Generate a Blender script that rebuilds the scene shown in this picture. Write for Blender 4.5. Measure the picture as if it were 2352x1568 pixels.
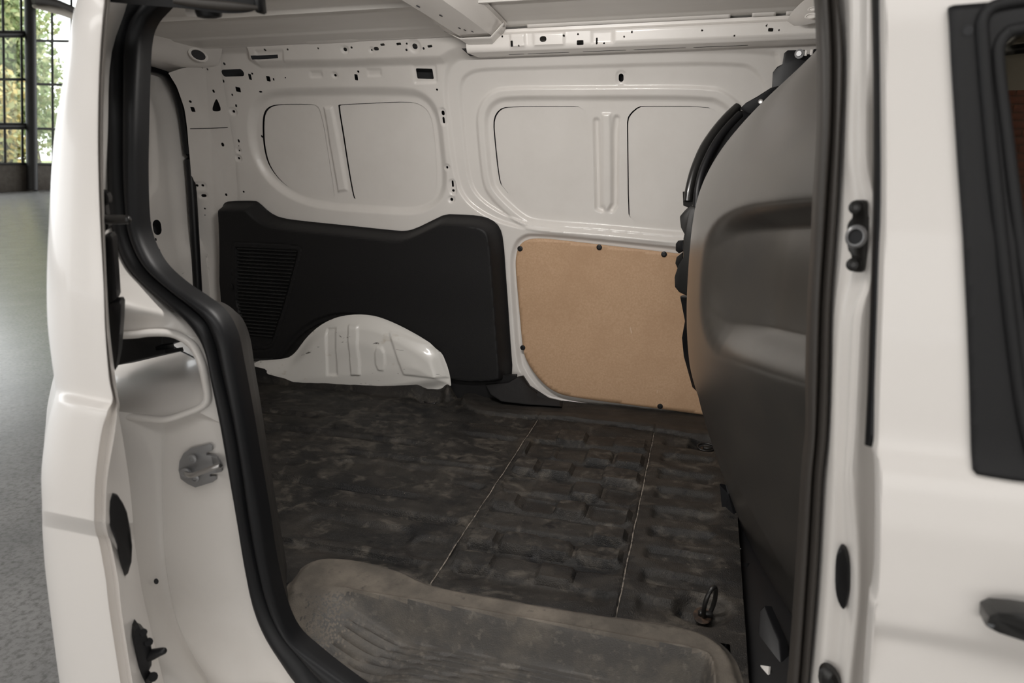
import bpy, math, random
import numpy as np
from mathutils import Vector, Matrix

for o in list(bpy.data.objects):
    bpy.data.objects.remove(o)
random.seed(7)
scene = bpy.context.scene
COL = scene.collection
R = math.radians

# ------------------------------------------------------------------ camera
cam_data = bpy.data.cameras.new('camera')
cam_data.sensor_width = 36.0
cam_data.lens = 24.0
cam_data.clip_start = 0.02
cam_data.dof.use_dof = True
cam_data.dof.focus_distance = 2.0
cam_data.dof.aperture_fstop = 4.5
cam = bpy.data.objects.new('camera', cam_data)
COL.objects.link(cam)
cam.location = (0.0, 0.0, 1.48)
cam.rotation_euler = (R(74.5), 0.0, R(15.8))
scene.camera = cam

# ------------------------------------------------------------------ daylight
world = bpy.data.worlds.new('overcast_daylight')
scene.world = world
world.use_nodes = True
bg = world.node_tree.nodes['Background']
bg.inputs['Color'].default_value = (0.96, 0.985, 1.0, 1)
bg.inputs['Strength'].default_value = 3.2


def window_light(name, loc, target, sx, sy, energy, color):
    d = bpy.data.lights.new(name, 'AREA')
    d.shape = 'RECTANGLE'
    d.size, d.size_y = sx, sy
    d.energy = energy
    d.color = color
    o = bpy.data.objects.new(name, d)
    COL.objects.link(o)
    o.location = loc
    o.rotation_euler = (Vector(target) - Vector(loc)).to_track_quat('-Z', 'Y').to_euler()
    return o


# the tall window wall behind the photographer lights the van
window_light('daylight_window_wall', (0.5, -10.0, 1.8), (0.5, 1.6, 1.6), 24.0, 2.9, 430, (1.0, 0.972, 0.94))
window_light('daylight_roof_light', (-1.0, -3.6, 7.9), (-1.0, 1.0, 0.6), 18.0, 2.6, 900, (1.0, 0.98, 0.955))

vs = scene.view_settings
vs.view_transform = 'Standard'
vs.look = 'None'
vs.exposure = 0.0
vs.gamma = 1.0
vs.use_curve_mapping = False

# ------------------------------------------------------------------ materials
MATS = {}


def material(name, color, rough=0.5, metal=0.0, coat=0.0, spec=0.5, noise=None, bump=None, trans=0.0):
    """noise: (scale, second colour, low, high[, detail]); bump: (scale, strength)"""
    m = bpy.data.materials.new(name)
    m.use_nodes = True
    nt = m.node_tree
    b = nt.nodes['Principled BSDF']
    b.inputs['Base Color'].default_value = (*color, 1)
    b.inputs['Roughness'].default_value = rough
    b.inputs['Metallic'].default_value = metal
    b.inputs['Coat Weight'].default_value = coat
    b.inputs['Coat Roughness'].default_value = 0.08
    b.inputs['Specular IOR Level'].default_value = spec
    b.inputs['Transmission Weight'].default_value = trans
    tc = nt.nodes.new('ShaderNodeTexCoord')
    if noise:
        n = nt.nodes.new('ShaderNodeTexNoise')
        n.inputs['Scale'].default_value = noise[0]
        n.inputs['Detail'].default_value = noise[4] if len(noise) > 4 else 6
        n.inputs['Roughness'].default_value = 0.62
        nt.links.new(tc.outputs['Object'], n.inputs['Vector'])
        r = nt.nodes.new('ShaderNodeValToRGB')
        r.color_ramp.elements[0].position = noise[2]
        r.color_ramp.elements[1].position = noise[3]
        r.color_ramp.elements[0].color = (*color, 1)
        r.color_ramp.elements[1].color = (*noise[1], 1)
        nt.links.new(n.outputs['Fac'], r.inputs['Fac'])
        nt.links.new(r.outputs['Color'], b.inputs['Base Color'])
    if bump:
        n = nt.nodes.new('ShaderNodeTexNoise')
        n.inputs['Scale'].default_value = bump[0]
        n.inputs['Detail'].default_value = 4
        nt.links.new(tc.outputs['Object'], n.inputs['Vector'])
        bp = nt.nodes.new('ShaderNodeBump')
        bp.inputs['Strength'].default_value = bump[1]
        bp.inputs['Distance'].default_value = 0.002
        nt.links.new(n.outputs['Fac'], bp.inputs['Height'])
        nt.links.new(bp.outputs['Normal'], b.inputs['Normal'])
    MATS[name] = m
    return m


def mix_layer(name, scale, color, low, high, detail=8, stretch=(1, 1, 1), rough=None, distort=0.0, seed=0.0):
    """lay one more patch of dust, grime or scuff over a material's base colour"""
    nt = MATS[name].node_tree
    b = nt.nodes['Principled BSDF']
    tc = [n for n in nt.nodes if n.type == 'TEX_COORD'][0]
    mp = nt.nodes.new('ShaderNodeMapping')
    mp.inputs['Scale'].default_value = stretch
    mp.inputs['Location'].default_value = (seed, seed * 1.7, seed * 0.3)
    nt.links.new(tc.outputs['Object'], mp.inputs['Vector'])
    n = nt.nodes.new('ShaderNodeTexNoise')
    n.inputs['Scale'].default_value = scale
    n.inputs['Detail'].default_value = detail
    n.inputs['Roughness'].default_value = 0.65
    n.inputs['Distortion'].default_value = distort
    nt.links.new(mp.outputs['Vector'], n.inputs['Vector'])
    r = nt.nodes.new('ShaderNodeMapRange')
    r.inputs['From Min'].default_value = low
    r.inputs['From Max'].default_value = high
    nt.links.new(n.outputs['Fac'], r.inputs['Value'])
    mx = nt.nodes.new('ShaderNodeMix')
    mx.data_type = 'RGBA'
    nt.links.new(r.outputs['Result'], mx.inputs['Factor'])
    link = b.inputs['Base Color'].links
    if link:
        nt.links.new(link[0].from_socket, mx.inputs['A'])
    else:
        mx.inputs['A'].default_value = b.inputs['Base Color'].default_value
    mx.inputs['B'].default_value = (*color, 1)
    nt.links.new(mx.outputs['Result'], b.inputs['Base Color'])
    if rough is not None:
        mr = nt.nodes.new('ShaderNodeMapRange')
        mr.inputs['To Min'].default_value = b.inputs['Roughness'].default_value
        mr.inputs['To Max'].default_value = rough
        nt.links.new(r.outputs['Result'], mr.inputs['Value'])
        nt.links.new(mr.outputs['Result'], b.inputs['Roughness'])


material('white_paint', (0.80, 0.767, 0.730), 0.30, coat=0.35)
mix_layer('white_paint', 3.0, (0.735, 0.70, 0.66), 0.45, 0.75)
material('body_paint', (0.77, 0.732, 0.695), 0.34, coat=0.25)
material('scuffed_paint', (0.82, 0.80, 0.76), 0.35, coat=0.3)
mix_layer('scuffed_paint', 11.0, (0.60, 0.53, 0.44), 0.62, 0.80, 9, (1, 1, 1.6))
mix_layer('scuffed_paint', 22.0, (0.12, 0.11, 0.10), 0.655, 0.69, 8, (0.5, 1, 1.4), distort=0.8)
material('roof_paint', (0.80, 0.775, 0.74), 0.42)
mix_layer('roof_paint', 5.0, (0.73, 0.70, 0.66), 0.45, 0.7, 6, (0.2, 1, 1))
material('cavity_shade', (0.03, 0.03, 0.032), 0.8)  # near-black colour puts shade inside holes and slots; also on seam and plug
material('black_trim', (0.0105, 0.0102, 0.0108), 0.55, spec=0.35, bump=(520, 0.25))
material('slat_trim', (0.008, 0.008, 0.008), 0.6)
material('grey_trim', (0.020, 0.019, 0.018), 0.5, bump=(500, 0.25))
mix_layer('grey_trim', 14.0, (0.04, 0.036, 0.032), 0.5, 0.8)
material('bulkhead_plastic', (0.030, 0.0275, 0.025), 0.31, spec=1.0, bump=(420, 0.05))
_b = MATS['bulkhead_plastic'].node_tree.nodes['Principled BSDF']
_b.inputs['Coat Weight'].default_value = 0.7
_b.inputs['Coat Roughness'].default_value = 0.28
mix_layer('bulkhead_plastic', 5.0, (0.050, 0.044, 0.037), 0.35, 0.8, 10)
material('rubber', (0.0085, 0.0088, 0.010), 0.42, spec=0.32)
material('dusty_rubber', (0.045, 0.039, 0.034), 0.5)
material('black_plastic', (0.007, 0.007, 0.008), 0.45, spec=0.35)
material('satin_black', (0.014, 0.0135, 0.013), 0.28, coat=0.2)
material('black_steel', (0.02, 0.019, 0.018), 0.3, metal=0.3)
material('zinc', (0.46, 0.45, 0.44), 0.36, metal=0.9)
material('grey_steel', (0.33, 0.33, 0.335), 0.42, metal=0.55)
material('rust', (0.02, 0.012, 0.008), 0.8, noise=(60, (0.11, 0.062, 0.036), 0.45, 0.75))
material('hardboard', (0.54, 0.345, 0.205), 0.6, noise=(160, (0.62, 0.41, 0.26), 0.38, 0.68), bump=(300, 0.1))
mix_layer('hardboard', 4.0, (0.49, 0.305, 0.178), 0.45, 0.75)
mix_layer('hardboard', 30.0, (0.74, 0.58, 0.43), 0.69, 0.74, 4, (1.0, 1, 0.14), distort=0.4, seed=3.1)
mix_layer('hardboard', 9.0, (0.20, 0.12, 0.07), 0.69, 0.78, 6, (0.5, 1, 1.6), seed=9.3)
material('mat_rubber', (0.0105, 0.0097, 0.009), 0.56, spec=0.4, bump=(380, 1.0))
mix_layer('mat_rubber', 6.0, (0.030, 0.026, 0.022), 0.42, 0.64, 12, (1, 1.25, 1), rough=0.68)
mix_layer('mat_rubber', 17.0, (0.088, 0.077, 0.064), 0.52, 0.72, 14, (1, 1.2, 1), rough=0.75, seed=4.0, distort=0.5)
mix_layer('mat_rubber', 130.0, (0.17, 0.145, 0.118), 0.66, 0.80, 3, seed=8.0)
mix_layer('mat_rubber', 5.0, (0.004, 0.004, 0.0045), 0.54, 0.64, 9, (1, 1.3, 1), rough=0.48, seed=12.0)
mix_layer('mat_rubber', 15.0, (0.0035, 0.0035, 0.004), 0.60, 0.67, 9, (1, 1.2, 1), seed=22.0)
material('mat_flange', (0.026, 0.024, 0.022), 0.6, spec=0.3, bump=(380, 0.5))
mix_layer('mat_flange', 9.0, (0.05, 0.044, 0.038), 0.45, 0.75, 8)
material('seam_dust', (0.21, 0.18, 0.15), 0.8, noise=(60, (0.05, 0.045, 0.04), 0.45, 0.62))
material('tray_plastic', (0.055, 0.050, 0.045), 0.5, bump=(420, 0.5))
mix_layer('tray_plastic', 10.0, (0.125, 0.108, 0.088), 0.45, 0.72, 10, rough=0.62)
mix_layer('tray_plastic', 55.0, (0.165, 0.145, 0.12), 0.56, 0.78, 8, seed=5.0)
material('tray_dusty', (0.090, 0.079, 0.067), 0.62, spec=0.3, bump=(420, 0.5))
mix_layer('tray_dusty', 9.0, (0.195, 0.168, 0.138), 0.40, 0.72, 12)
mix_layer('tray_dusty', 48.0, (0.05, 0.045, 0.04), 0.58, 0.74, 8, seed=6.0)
material('cream_rubber', (0.48, 0.40, 0.24), 0.6)
material('concrete', (0.30, 0.295, 0.29), 0.22, spec=0.7, noise=(3.0, (0.40, 0.39, 0.38), 0.35, 0.7), bump=(16, 0.35))
mix_layer('concrete', 45.0, (0.15, 0.145, 0.14), 0.45, 0.75)
material('hall_paint', (0.42, 0.40, 0.37), 0.8)
material('plaster', (0.10, 0.085, 0.07), 0.8, noise=(6, (0.14, 0.12, 0.10), 0.4, 0.7))
material('window_steel', (0.022, 0.020, 0.018), 0.5)
material('beam_cream', (0.62, 0.56, 0.48), 0.7)
material('beam_dark', (0.05, 0.042, 0.036), 0.7)
material('brick_red', (0.20, 0.062, 0.036), 0.85, noise=(22, (0.27, 0.095, 0.06), 0.4, 0.7))
material('mortar', (0.20, 0.12, 0.09), 0.9)
material('headlining', (0.50, 0.46, 0.40), 0.9)
material('leaf_green', (0.27, 0.33, 0.15), 0.7)
material('leaf_olive', (0.42, 0.42, 0.22), 0.7)
material('leaf_gold', (0.55, 0.42, 0.17), 0.7)
material('bark', (0.14, 0.11, 0.08), 0.9)
material('lawn', (0.26, 0.30, 0.12), 0.9)
material('pale_paving', (0.72, 0.72, 0.71), 0.8)


def glass_mat(name, color, mixfac):
    m = bpy.data.materials.new(name)
    m.use_nodes = True
    nt = m.node_tree
    nt.nodes.clear()
    out = nt.nodes.new('ShaderNodeOutputMaterial')
    t = nt.nodes.new('ShaderNodeBsdfTransparent')
    t.inputs['Color'].default_value = (*color, 1)
    g = nt.nodes.new('ShaderNodeBsdfGlossy')
    g.inputs['Roughness'].default_value = 0.03
    fr = nt.nodes.new('ShaderNodeFresnel')
    fr.inputs['IOR'].default_value = mixfac
    mx = nt.nodes.new('ShaderNodeMixShader')
    nt.links.new(fr.outputs[0], mx.inputs[0])
    nt.links.new(t.outputs[0], mx.inputs[1])
    nt.links.new(g.outputs[0], mx.inputs[2])
    nt.links.new(mx.outputs[0], out.inputs[0])
    MATS[name] = m


glass_mat('window_glass', (0.93, 0.95, 0.93), 1.25)
glass_mat('car_glass', (0.62, 0.60, 0.55), 1.35)

# ------------------------------------------------------------------ geometry helpers


def tag(o, label, cat=None, group=None, kind=None):
    o['label'] = label
    if cat:
        o['category'] = cat
    if group:
        o['group'] = group
    if kind:
        o['kind'] = kind
    return o


def empty(name, loc=(0, 0, 0)):
    o = bpy.data.objects.new(name, None)
    o.empty_display_size = 0.1
    COL.objects.link(o)
    o.location = loc
    return o


def mesh_obj(name, verts, faces, mat, parent=None, sharp=35, thick=0.0, loc=None):
    me = bpy.data.meshes.new(name)
    verts = np.asarray(verts, dtype=np.float64).reshape(-1, 3)
    if parent is not None:
        q = parent
        while q is not None:
            verts = verts - np.array(q.location)
            q = q.parent
    if loc is not None:
        verts = verts - np.array(loc)
    me.from_pydata(verts.tolist(), [], [tuple(int(i) for i in f) for f in faces])
    me.validate()
    me.polygons.foreach_set('use_smooth', [True] * len(me.polygons))
    me.set_sharp_from_angle(angle=R(sharp))
    me.materials.append(MATS[mat])
    o = bpy.data.objects.new(name, me)
    COL.objects.link(o)
    if parent is not None:
        o.parent = parent
    if loc is not None:
        o.location = loc
    if thick:
        s = o.modifiers.new('thickness', 'SOLIDIFY')
        s.thickness = abs(thick)
        s.offset = -1 if thick > 0 else 1
    return o


def sstep(a, b, x):
    t = np.clip((x - a) / (b - a), 0, 1)
    return t * t * (3 - 2 * t)


def chaikin(P, n=2, closed=True):
    P = np.asarray(P, float)
    for _ in range(n):
        if closed:
            Q = np.roll(P, -1, 0)
            P = np.stack([0.75 * P + 0.25 * Q, 0.25 * P + 0.75 * Q], 1).reshape(-1, P.shape[1])
        else:
            Q = P[1:]
            M = np.stack([0.75 * P[:-1] + 0.25 * Q, 0.25 * P[:-1] + 0.75 * Q], 1).reshape(-1, P.shape[1])
            P = np.vstack([P[:1], M, P[-1:]])
    return P


def polysdf(P, X, Y):
    P = np.asarray(P, float)
    d = np.full(X.shape, 1e9)
    inside = np.zeros(X.shape, bool)
    n = len(P)
    for i in range(n):
        ax, ay = P[i]
        bx, by = P[(i + 1) % n]
        ex, ey = bx - ax, by - ay
        l2 = ex * ex + ey * ey + 1e-18
        t = np.clip(((X - ax) * ex + (Y - ay) * ey) / l2, 0, 1)
        d = np.minimum(d, (X - ax - t * ex) ** 2 + (Y - ay - t * ey) ** 2)
        if ay != by:
            c = ((ay > Y) != (by > Y)) & (X < (bx - ax) * (Y - ay) / (by - ay) + ax)
            inside ^= c
    d = np.sqrt(d)
    return np.where(inside, -d, d)


def linesdf(P, X, Y):
    P = np.asarray(P, float)
    d = np.full(X.shape, 1e9)
    for (ax, ay), (bx, by) in zip(P[:-1], P[1:]):
        ex, ey = bx - ax, by - ay
        t = np.clip(((X - ax) * ex + (Y - ay) * ey) / (ex * ex + ey * ey + 1e-18), 0, 1)
        d = np.minimum(d, (X - ax - t * ex) ** 2 + (Y - ay - t * ey) ** 2)
    return np.sqrt(d)


def hole_sdf(h, X, Y):
    if len(h) == 2:
        return polysdf(h[1], X, Y)
    cx, cy, w, hh, k, ang = h
    a = R(ang)
    x = (X - cx) * math.cos(a) + (Y - cy) * math.sin(a)
    y = -(X - cx) * math.sin(a) + (Y - cy) * math.cos(a)
    r = min(w, hh) / 2 * (0.98 if k == 'o' else 0.25)
    qx = np.abs(x) - (w / 2 - r)
    qy = np.abs(y) - (hh / 2 - r)
    return np.hypot(np.maximum(qx, 0), np.maximum(qy, 0)) + np.minimum(np.maximum(qx, qy), 0) - r


def hole_box(h):
    if len(h) == 2:
        p = np.asarray(h[1])
        return p[:, 0].min(), p[:, 0].max(), p[:, 1].min(), p[:, 1].max()
    s = max(h[2], h[3]) * 0.75
    return h[0] - s, h[0] + s, h[1] - s, h[1] + s


def sheet(name, ur, vr, step, fn, mat, parent=None, keep=None, holes=(), sharp=40, thick=0.0):
    """a pressed sheet over (u, v): fn gives x, y, z; keep trims it to an outline, holes are punched through"""
    nu = max(2, int(round((ur[1] - ur[0]) / step)) + 1)
    nv = max(2, int(round((vr[1] - vr[0]) / step)) + 1)
    U, V = np.meshgrid(np.linspace(ur[0], ur[1], nu), np.linspace(vr[0], vr[1], nv), indexing='ij')
    gone = np.zeros((nu - 1, nv - 1), bool)

    def snap(sd, sl):
        u, v = U[sl], V[sl]
        s = sd(u, v)
        e = step * 0.05
        gx = (sd(u + e, v) - sd(u - e, v)) / (2 * e)
        gy = (sd(u, v + e) - sd(u, v - e)) / (2 * e)
        g = np.hypot(gx, gy) + 1e-9
        m = np.abs(s) < step * 0.72
        U[sl] = np.where(m, u - s * gx / g, u)
        V[sl] = np.where(m, v - s * gy / g, v)

    def cent(a):
        return 0.25 * (a[:-1, :-1] + a[1:, :-1] + a[1:, 1:] + a[:-1, 1:])

    if keep is not None:
        full = (slice(0, nu), slice(0, nv))
        snap(lambda a, b: polysdf(keep, a, b), full)
        gone |= polysdf(keep, cent(U), cent(V)) > 0
    for h in holes:
        x0, x1, y0, y1 = hole_box(h)
        i0 = max(0, int((x0 - ur[0]) / step) - 3); i1 = min(nu, int((x1 - ur[0]) / step) + 5)
        j0 = max(0, int((y0 - vr[0]) / step) - 3); j1 = min(nv, int((y1 - vr[0]) / step) + 5)
        if i1 - i0 < 3 or j1 - j0 < 3:
            continue
        sl = (slice(i0, i1), slice(j0, j1))
        snap(lambda a, b: hole_sdf(h, a, b), sl)
        gs = (slice(i0, i1 - 1), slice(j0, j1 - 1))
        gone[gs] |= hole_sdf(h, cent(U[sl]), cent(V[sl])) < 0
    x, y, z = fn(U, V)
    verts = np.stack([np.broadcast_to(x, U.shape), np.broadcast_to(y, U.shape), np.broadcast_to(z, U.shape)], -1).reshape(-1, 3)
    I = np.arange(nu * nv).reshape(nu, nv)
    F = np.stack([I[:-1, :-1], I[1:, :-1], I[1:, 1:], I[:-1, 1:]], -1)[~gone]
    d1, d2 = verts[F[:, 2]] - verts[F[:, 0]], verts[F[:, 3]] - verts[F[:, 1]]
    F = F[np.linalg.norm(np.cross(d1, d2), axis=1) > 0.02 * step * step]
    used = np.unique(F)
    remap = -np.ones(nu * nv, int)
    remap[used] = np.arange(len(used))
    return mesh_obj(name, verts[used], remap[F], mat, parent, sharp, thick)


def crv(P, n):
    """Catmull-Rom through the points, n samples per span"""
    P = np.asarray(P, float)
    A = np.vstack([2 * P[0] - P[1], P, 2 * P[-1] - P[-2]])
    out = []
    for i in range(1, len(A) - 2):
        p0, p1, p2, p3 = A[i - 1:i + 3]
        for k in range(n):
            t = k / n
            out.append(0.5 * ((2 * p1) + (p2 - p0) * t + (2 * p0 - 5 * p1 + 4 * p2 - p3) * t * t + (3 * p1 - p0 - 3 * p2 + p3) * t ** 3))
    out.append(P[-1])
    return np.array(out)


def loft(name, rows, mat, parent=None, nu=1, nv=6, smooth_u=False, sharp=40, thick=0.0, close_u=False):
    """surface through rows of 3D points; nv samples between rows, nu between the points of a row"""
    A = np.asarray(rows, float)
    cols = [crv(A[:, j], nv) if len(A) > 2 and nv > 1 else A[:, j] for j in range(A.shape[1])]
    A = np.stack(cols, 1)
    if nu > 1:
        if smooth_u:
            A = np.stack([crv(r, nu) for r in A], 0)
        else:
            t = np.linspace(0, A.shape[1] - 1, (A.shape[1] - 1) * nu + 1)
            i = np.minimum(t.astype(int), A.shape[1] - 2)
            f = (t - i)[None, :, None]
            A = A[:, i] * (1 - f) + A[:, i + 1] * f
    n, m = A.shape[:2]
    I = np.arange(n * m).reshape(n, m)
    if close_u:
        J = np.roll(I, -1, 1)
        F = np.stack([I[:-1], J[:-1], J[1:], I[1:]], -1).reshape(-1, 4)
    else:
        F = np.stack([I[:-1, :-1], I[:-1, 1:], I[1:, 1:], I[1:, :-1]], -1).reshape(-1, 4)
    F = list(map(tuple, F))
    if close_u:
        F.append(tuple(I[0][::-1]))
        F.append(tuple(I[-1]))
    return mesh_obj(name, A.reshape(-1, 3), F, mat, parent, sharp, thick)


def tube(name, path, r, mat, parent=None, n=10, smooth=4, flat=1.0, up=(0, 0, 1)):
    """round (or flattened) rod along a path; r may be a list"""
    P = np.asarray(path, float)
    rr = np.full(len(P), r) if np.isscalar(r) else np.asarray(r, float)
    if smooth > 1 and len(P) > 2:
        q = crv(np.hstack([P, rr[:, None]]), smooth)
        P, rr = q[:, :3], q[:, 3]
    T = np.gradient(P, axis=0)
    T /= np.linalg.norm(T, axis=1)[:, None] + 1e-12
    up = np.asarray(up, float)
    rows = []
    for p, t, a in zip(P, T, rr):
        u = up - t * (up @ t)
        if np.linalg.norm(u) < 1e-4:
            u = np.array([1.0, 0, 0]) - t * t[0]
        u /= np.linalg.norm(u)
        w = np.cross(t, u)
        rows.append([p + a * (math.cos(k) * u * flat + math.sin(k) * w) for k in np.linspace(0, 2 * math.pi, n, endpoint=False)])
    return loft(name, rows, mat, parent, nv=1, close_u=True, sharp=50)


def frame_of(nrm, up=(0, 0, 1)):
    nrm = np.asarray(nrm, float)
    nrm = nrm / np.linalg.norm(nrm)
    up = np.asarray(up, float)
    if abs(nrm @ up) > 0.95:
        up = np.array([1.0, 0, 0])
    u = np.cross(up, nrm)
    u /= np.linalg.norm(u)
    return u, np.cross(nrm, u), nrm


def rings(name, c, nrm, prof, mat, parent=None, n=20, sx=1.0, sy=1.0, rot=0.0):
    """turned part: prof is (radius, height) pairs along the axis nrm, optionally oval"""
    u, v, w = frame_of(nrm)
    c = np.asarray(c, float)
    rows = []
    ca, sa = math.cos(rot), math.sin(rot)
    for r, h in prof:
        row = []
        for k in np.linspace(0, 2 * math.pi, n, endpoint=False):
            a, b = math.cos(k) * r * sx, math.sin(k) * r * sy
            row.append(c + w * h + u * (a * ca - b * sa) + v * (a * sa + b * ca))
        rows.append(row)
    return loft(name, rows, mat, parent, nv=1, close_u=True, sharp=30)


def plate(name, poly3, nrm, depth, mat, parent=None, bevel=0.0):
    """flat piece cut to an outline of 3D points, extruded along -nrm by depth, edge eased by bevel"""
    P = np.asarray(poly3, float)
    w = np.asarray(nrm, float)
    w = w / np.linalg.norm(w)
    c = P.mean(0)
    inward = (c - P)
    ln = np.linalg.norm(inward, axis=1)[:, None] + 1e-9
    if bevel:
        top = P + inward / ln * bevel
        rows = [P - w * depth, P - w * bevel, P - w * bevel * 0.3 + inward / ln * bevel * 0.3, top]
    else:
        rows = [P - w * depth, P]
    return loft(name, rows, mat, parent, nv=1, close_u=True, sharp=30)


def box(name, c, size, mat, parent=None, bevel=0.003, rot=None):
    """bevelled block"""
    x, y, z = [s / 2 for s in size]
    b = min(bevel, x * 0.9, y * 0.9, z * 0.9)
    rows = []
    for zz, ins in ((-z, b), (-z + b, 0), (z - b, 0), (z, b)):
        X, Y = x - ins, y - ins
        k = b
        rows.append([(X, -Y + k, zz), (X, Y - k, zz), (X - k, Y, zz), (-X + k, Y, zz), (-X, Y - k, zz), (-X, -Y + k, zz), (-X + k, -Y, zz), (X - k, -Y, zz)])
    A = np.asarray(rows, float)
    if rot is not None:
        M = np.array(rot.to_3x3() if hasattr(rot, 'to_3x3') else rot)
        A = A @ M.T
    return loft(name, A + np.asarray(c, float), mat, parent, nv=1, close_u=True, sharp=50)


def child_of(o, parent):
    o.parent = parent
    return o


# body section curves: half-width of the load space against height
def soft_table(zs, ys):
    z = np.linspace(zs[0], zs[-1], 400)
    y = np.interp(z, zs, ys)
    k = np.exp(-0.5 * (np.arange(-30, 31) / 11.0) ** 2)
    k /= k.sum()
    return z, np.convolve(np.pad(y, 30, mode='edge'), k, mode='valid')


FAR = soft_table([0.4, 0.58, 0.9, 1.15, 1.35, 1.55, 1.7, 1.8, 2.0], [2.375, 2.375, 2.395, 2.385, 2.355, 2.31, 2.255, 2.20, 2.08])
NEAR = soft_table([0, 1.1, 1.25, 1.4, 1.55, 1.7, 2.0], [0.93, 0.93, 0.94, 0.955, 0.985, 1.03, 1.15])


def far_y(z):
    return np.interp(z, *FAR)


def near_y(z):
    return np.interp(z, *NEAR)

# ================================================================== the van shell
van = empty('cargo_van', (-0.9, 1.6, 0.0))
tag(van, 'white panel van with open sliding side door and empty load space', 'van', kind='thing')

# ---------------------------------------------------------------- far side wall, one pressed sheet
reA = chaikin([(-1.6735,1.5573),(-1.6333,1.6324),(-1.5815,1.6725),(-1.5133,1.6869),(-1.0166,1.6818),(-0.9446,1.6601),(-0.9136,1.6048),(-0.9137,1.5226),(-0.9145,1.404),(-0.9271,1.3346),(-0.9735,1.2914),(-1.0486,1.2659),(-1.1895,1.2708),(-1.427,1.2789),(-1.5575,1.313),(-1.6449,1.3782),(-1.6818,1.4626)])
cutL1 = chaikin([(-1.6264,1.5722),(-1.6048,1.6201),(-1.5706,1.6432),(-1.5181,1.6482),(-1.4119,1.6463),(-1.3745,1.6428),(-1.365,1.6167),(-1.3723,1.4787),(-1.3759,1.3389),(-1.3786,1.3111),(-1.4312,1.3086),(-1.5141,1.3204),(-1.5921,1.3589),(-1.6414,1.4273),(-1.644,1.5024)], 2)
cutL2 = chaikin([(-1.2922,1.64),(-1.2828,1.6427),(-1.1388,1.6458),(-1.0238,1.6479),(-0.9742,1.6388),(-0.9449,1.608),(-0.9409,1.5516),(-0.9457,1.434),(-0.9535,1.3575),(-0.9751,1.3104),(-1.025,1.292),(-1.0892,1.2939),(-1.2891,1.3078),(-1.2991,1.3142),(-1.3021,1.4087),(-1.2991,1.5394)], 1)
ribL = [(-1.3493,1.6338),(-1.314,1.6361),(-1.3176,1.5093),(-1.317,1.3398),(-1.3585,1.3327),(-1.3585,1.5094)]
outB1 = chaikin([(-0.876,1.6208),(-0.8655,1.7137),(-0.8341,1.763),(-0.7793,1.776),(-0.5929,1.7723),(0.1263,1.7641),(0.1777,1.732),(0.3063,0.9911),(0.1107,1.1805),(-0.5694,1.2152),(-0.6893,1.2305),(-0.7773,1.2674),(-0.8435,1.3159),(-0.8732,1.3892)], 3)
outB2 = chaikin([(-0.8313,1.6064),(-0.8249,1.6868),(-0.8028,1.7223),(-0.7499,1.7396),(-0.5979,1.7377),(0.0461,1.736),(0.1153,1.7117),(0.1631,1.6168),(0.2178,1.1916),(-0.0294,1.1902),(-0.5612,1.2248),(-0.6564,1.2424),(-0.7516,1.2867),(-0.8122,1.338),(-0.8323,1.4047)], 3)
outR = chaikin([(-0.7288,1.5499),(-0.7233,1.594),(-0.7003,1.6207),(-0.6618,1.6295),(-0.4225,1.6254),(-0.0316,1.6189),(0.0147,1.6008),(0.0645,1.5437),(0.0923,1.2336),(-0.0888,1.2341),(-0.3227,1.2513),(-0.584,1.2612),(-0.631,1.2801),(-0.7153,1.3577),(-0.7266,1.3981)], 2)
cutR1 = chaikin([(-0.7273,1.5499),(-0.7222,1.5913),(-0.7007,1.6181),(-0.6696,1.6269),(-0.4509,1.6246),(-0.4226,1.6216),(-0.4009,1.5978),(-0.3964,1.5607),(-0.3936,1.4083),(-0.3892,1.2915),(-0.4012,1.2643),(-0.4286,1.2575),(-0.5917,1.2687),(-0.6277,1.2832),(-0.7118,1.3608),(-0.7218,1.3982)], 1)
cutR2 = chaikin([(-0.2725,1.5464),(-0.2726,1.5831),(-0.2617,1.6011),(-0.2373,1.6198),(-0.2158,1.6207),(-0.0315,1.6177),(0.0084,1.5997),(0.031,1.544),(0.068,1.23),(-0.096,1.2353),(-0.2337,1.2447),(-0.2548,1.262),(-0.2641,1.2795)], 1)
grooveR1 = [(-0.3718,1.5764),(-0.3725,1.5471),(-0.3667,1.295),(-0.3532,1.2893)]
grooveR2 = [(-0.3058,1.5835),(-0.3102,1.5466),(-0.3089,1.308),(-0.3204,1.29)]
ridgeR = [(-0.3557,1.6024),(-0.3223,1.6019),(-0.3178,1.3078),(-0.3292,1.2839),(-0.3441,1.2836),(-0.3534,1.3071)]
railL = [(-1.6764,1.892),(-1.7202,1.8221),(-1.5554,1.8166),(-1.562,1.788),(-1.5348,1.7726),(-1.1997,1.7666),(-0.8561,1.7649),(-0.8227,1.7798),(-0.7913,1.7884),(-0.6615,1.7864),(0.2856,1.7712),(0.2735,1.8326)]
hardR = chaikin([(-0.6759,1.0633),(-0.6685,1.1359),(-0.6411,1.1799),(-0.589,1.1943),(-0.0271,1.1559),(0.2507,1.1349),(0.3117,0.514),(0.0158,0.5461),(-0.4946,0.5738),(-0.5627,0.5997),(-0.6238,0.6641),(-0.6508,0.733)], 2)
boltL = [(-1.519,1.8102),(-1.4169,1.8094),(-1.4305,1.7734),(-1.5342,1.7739)]
slotL = ([(-1.5455,1.798),(-1.4426,1.7986),(-1.4461,1.7877),(-1.5472,1.7862)])
win_boss = [(-0.9663,1.752),(-0.8928,1.7512),(-0.8979,1.7068),(-0.9715,1.706)]
dimp1 = [(-1.3535,1.7474),(-1.3102,1.7463),(-1.3134,1.7304),(-1.3575,1.7302)]
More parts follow.
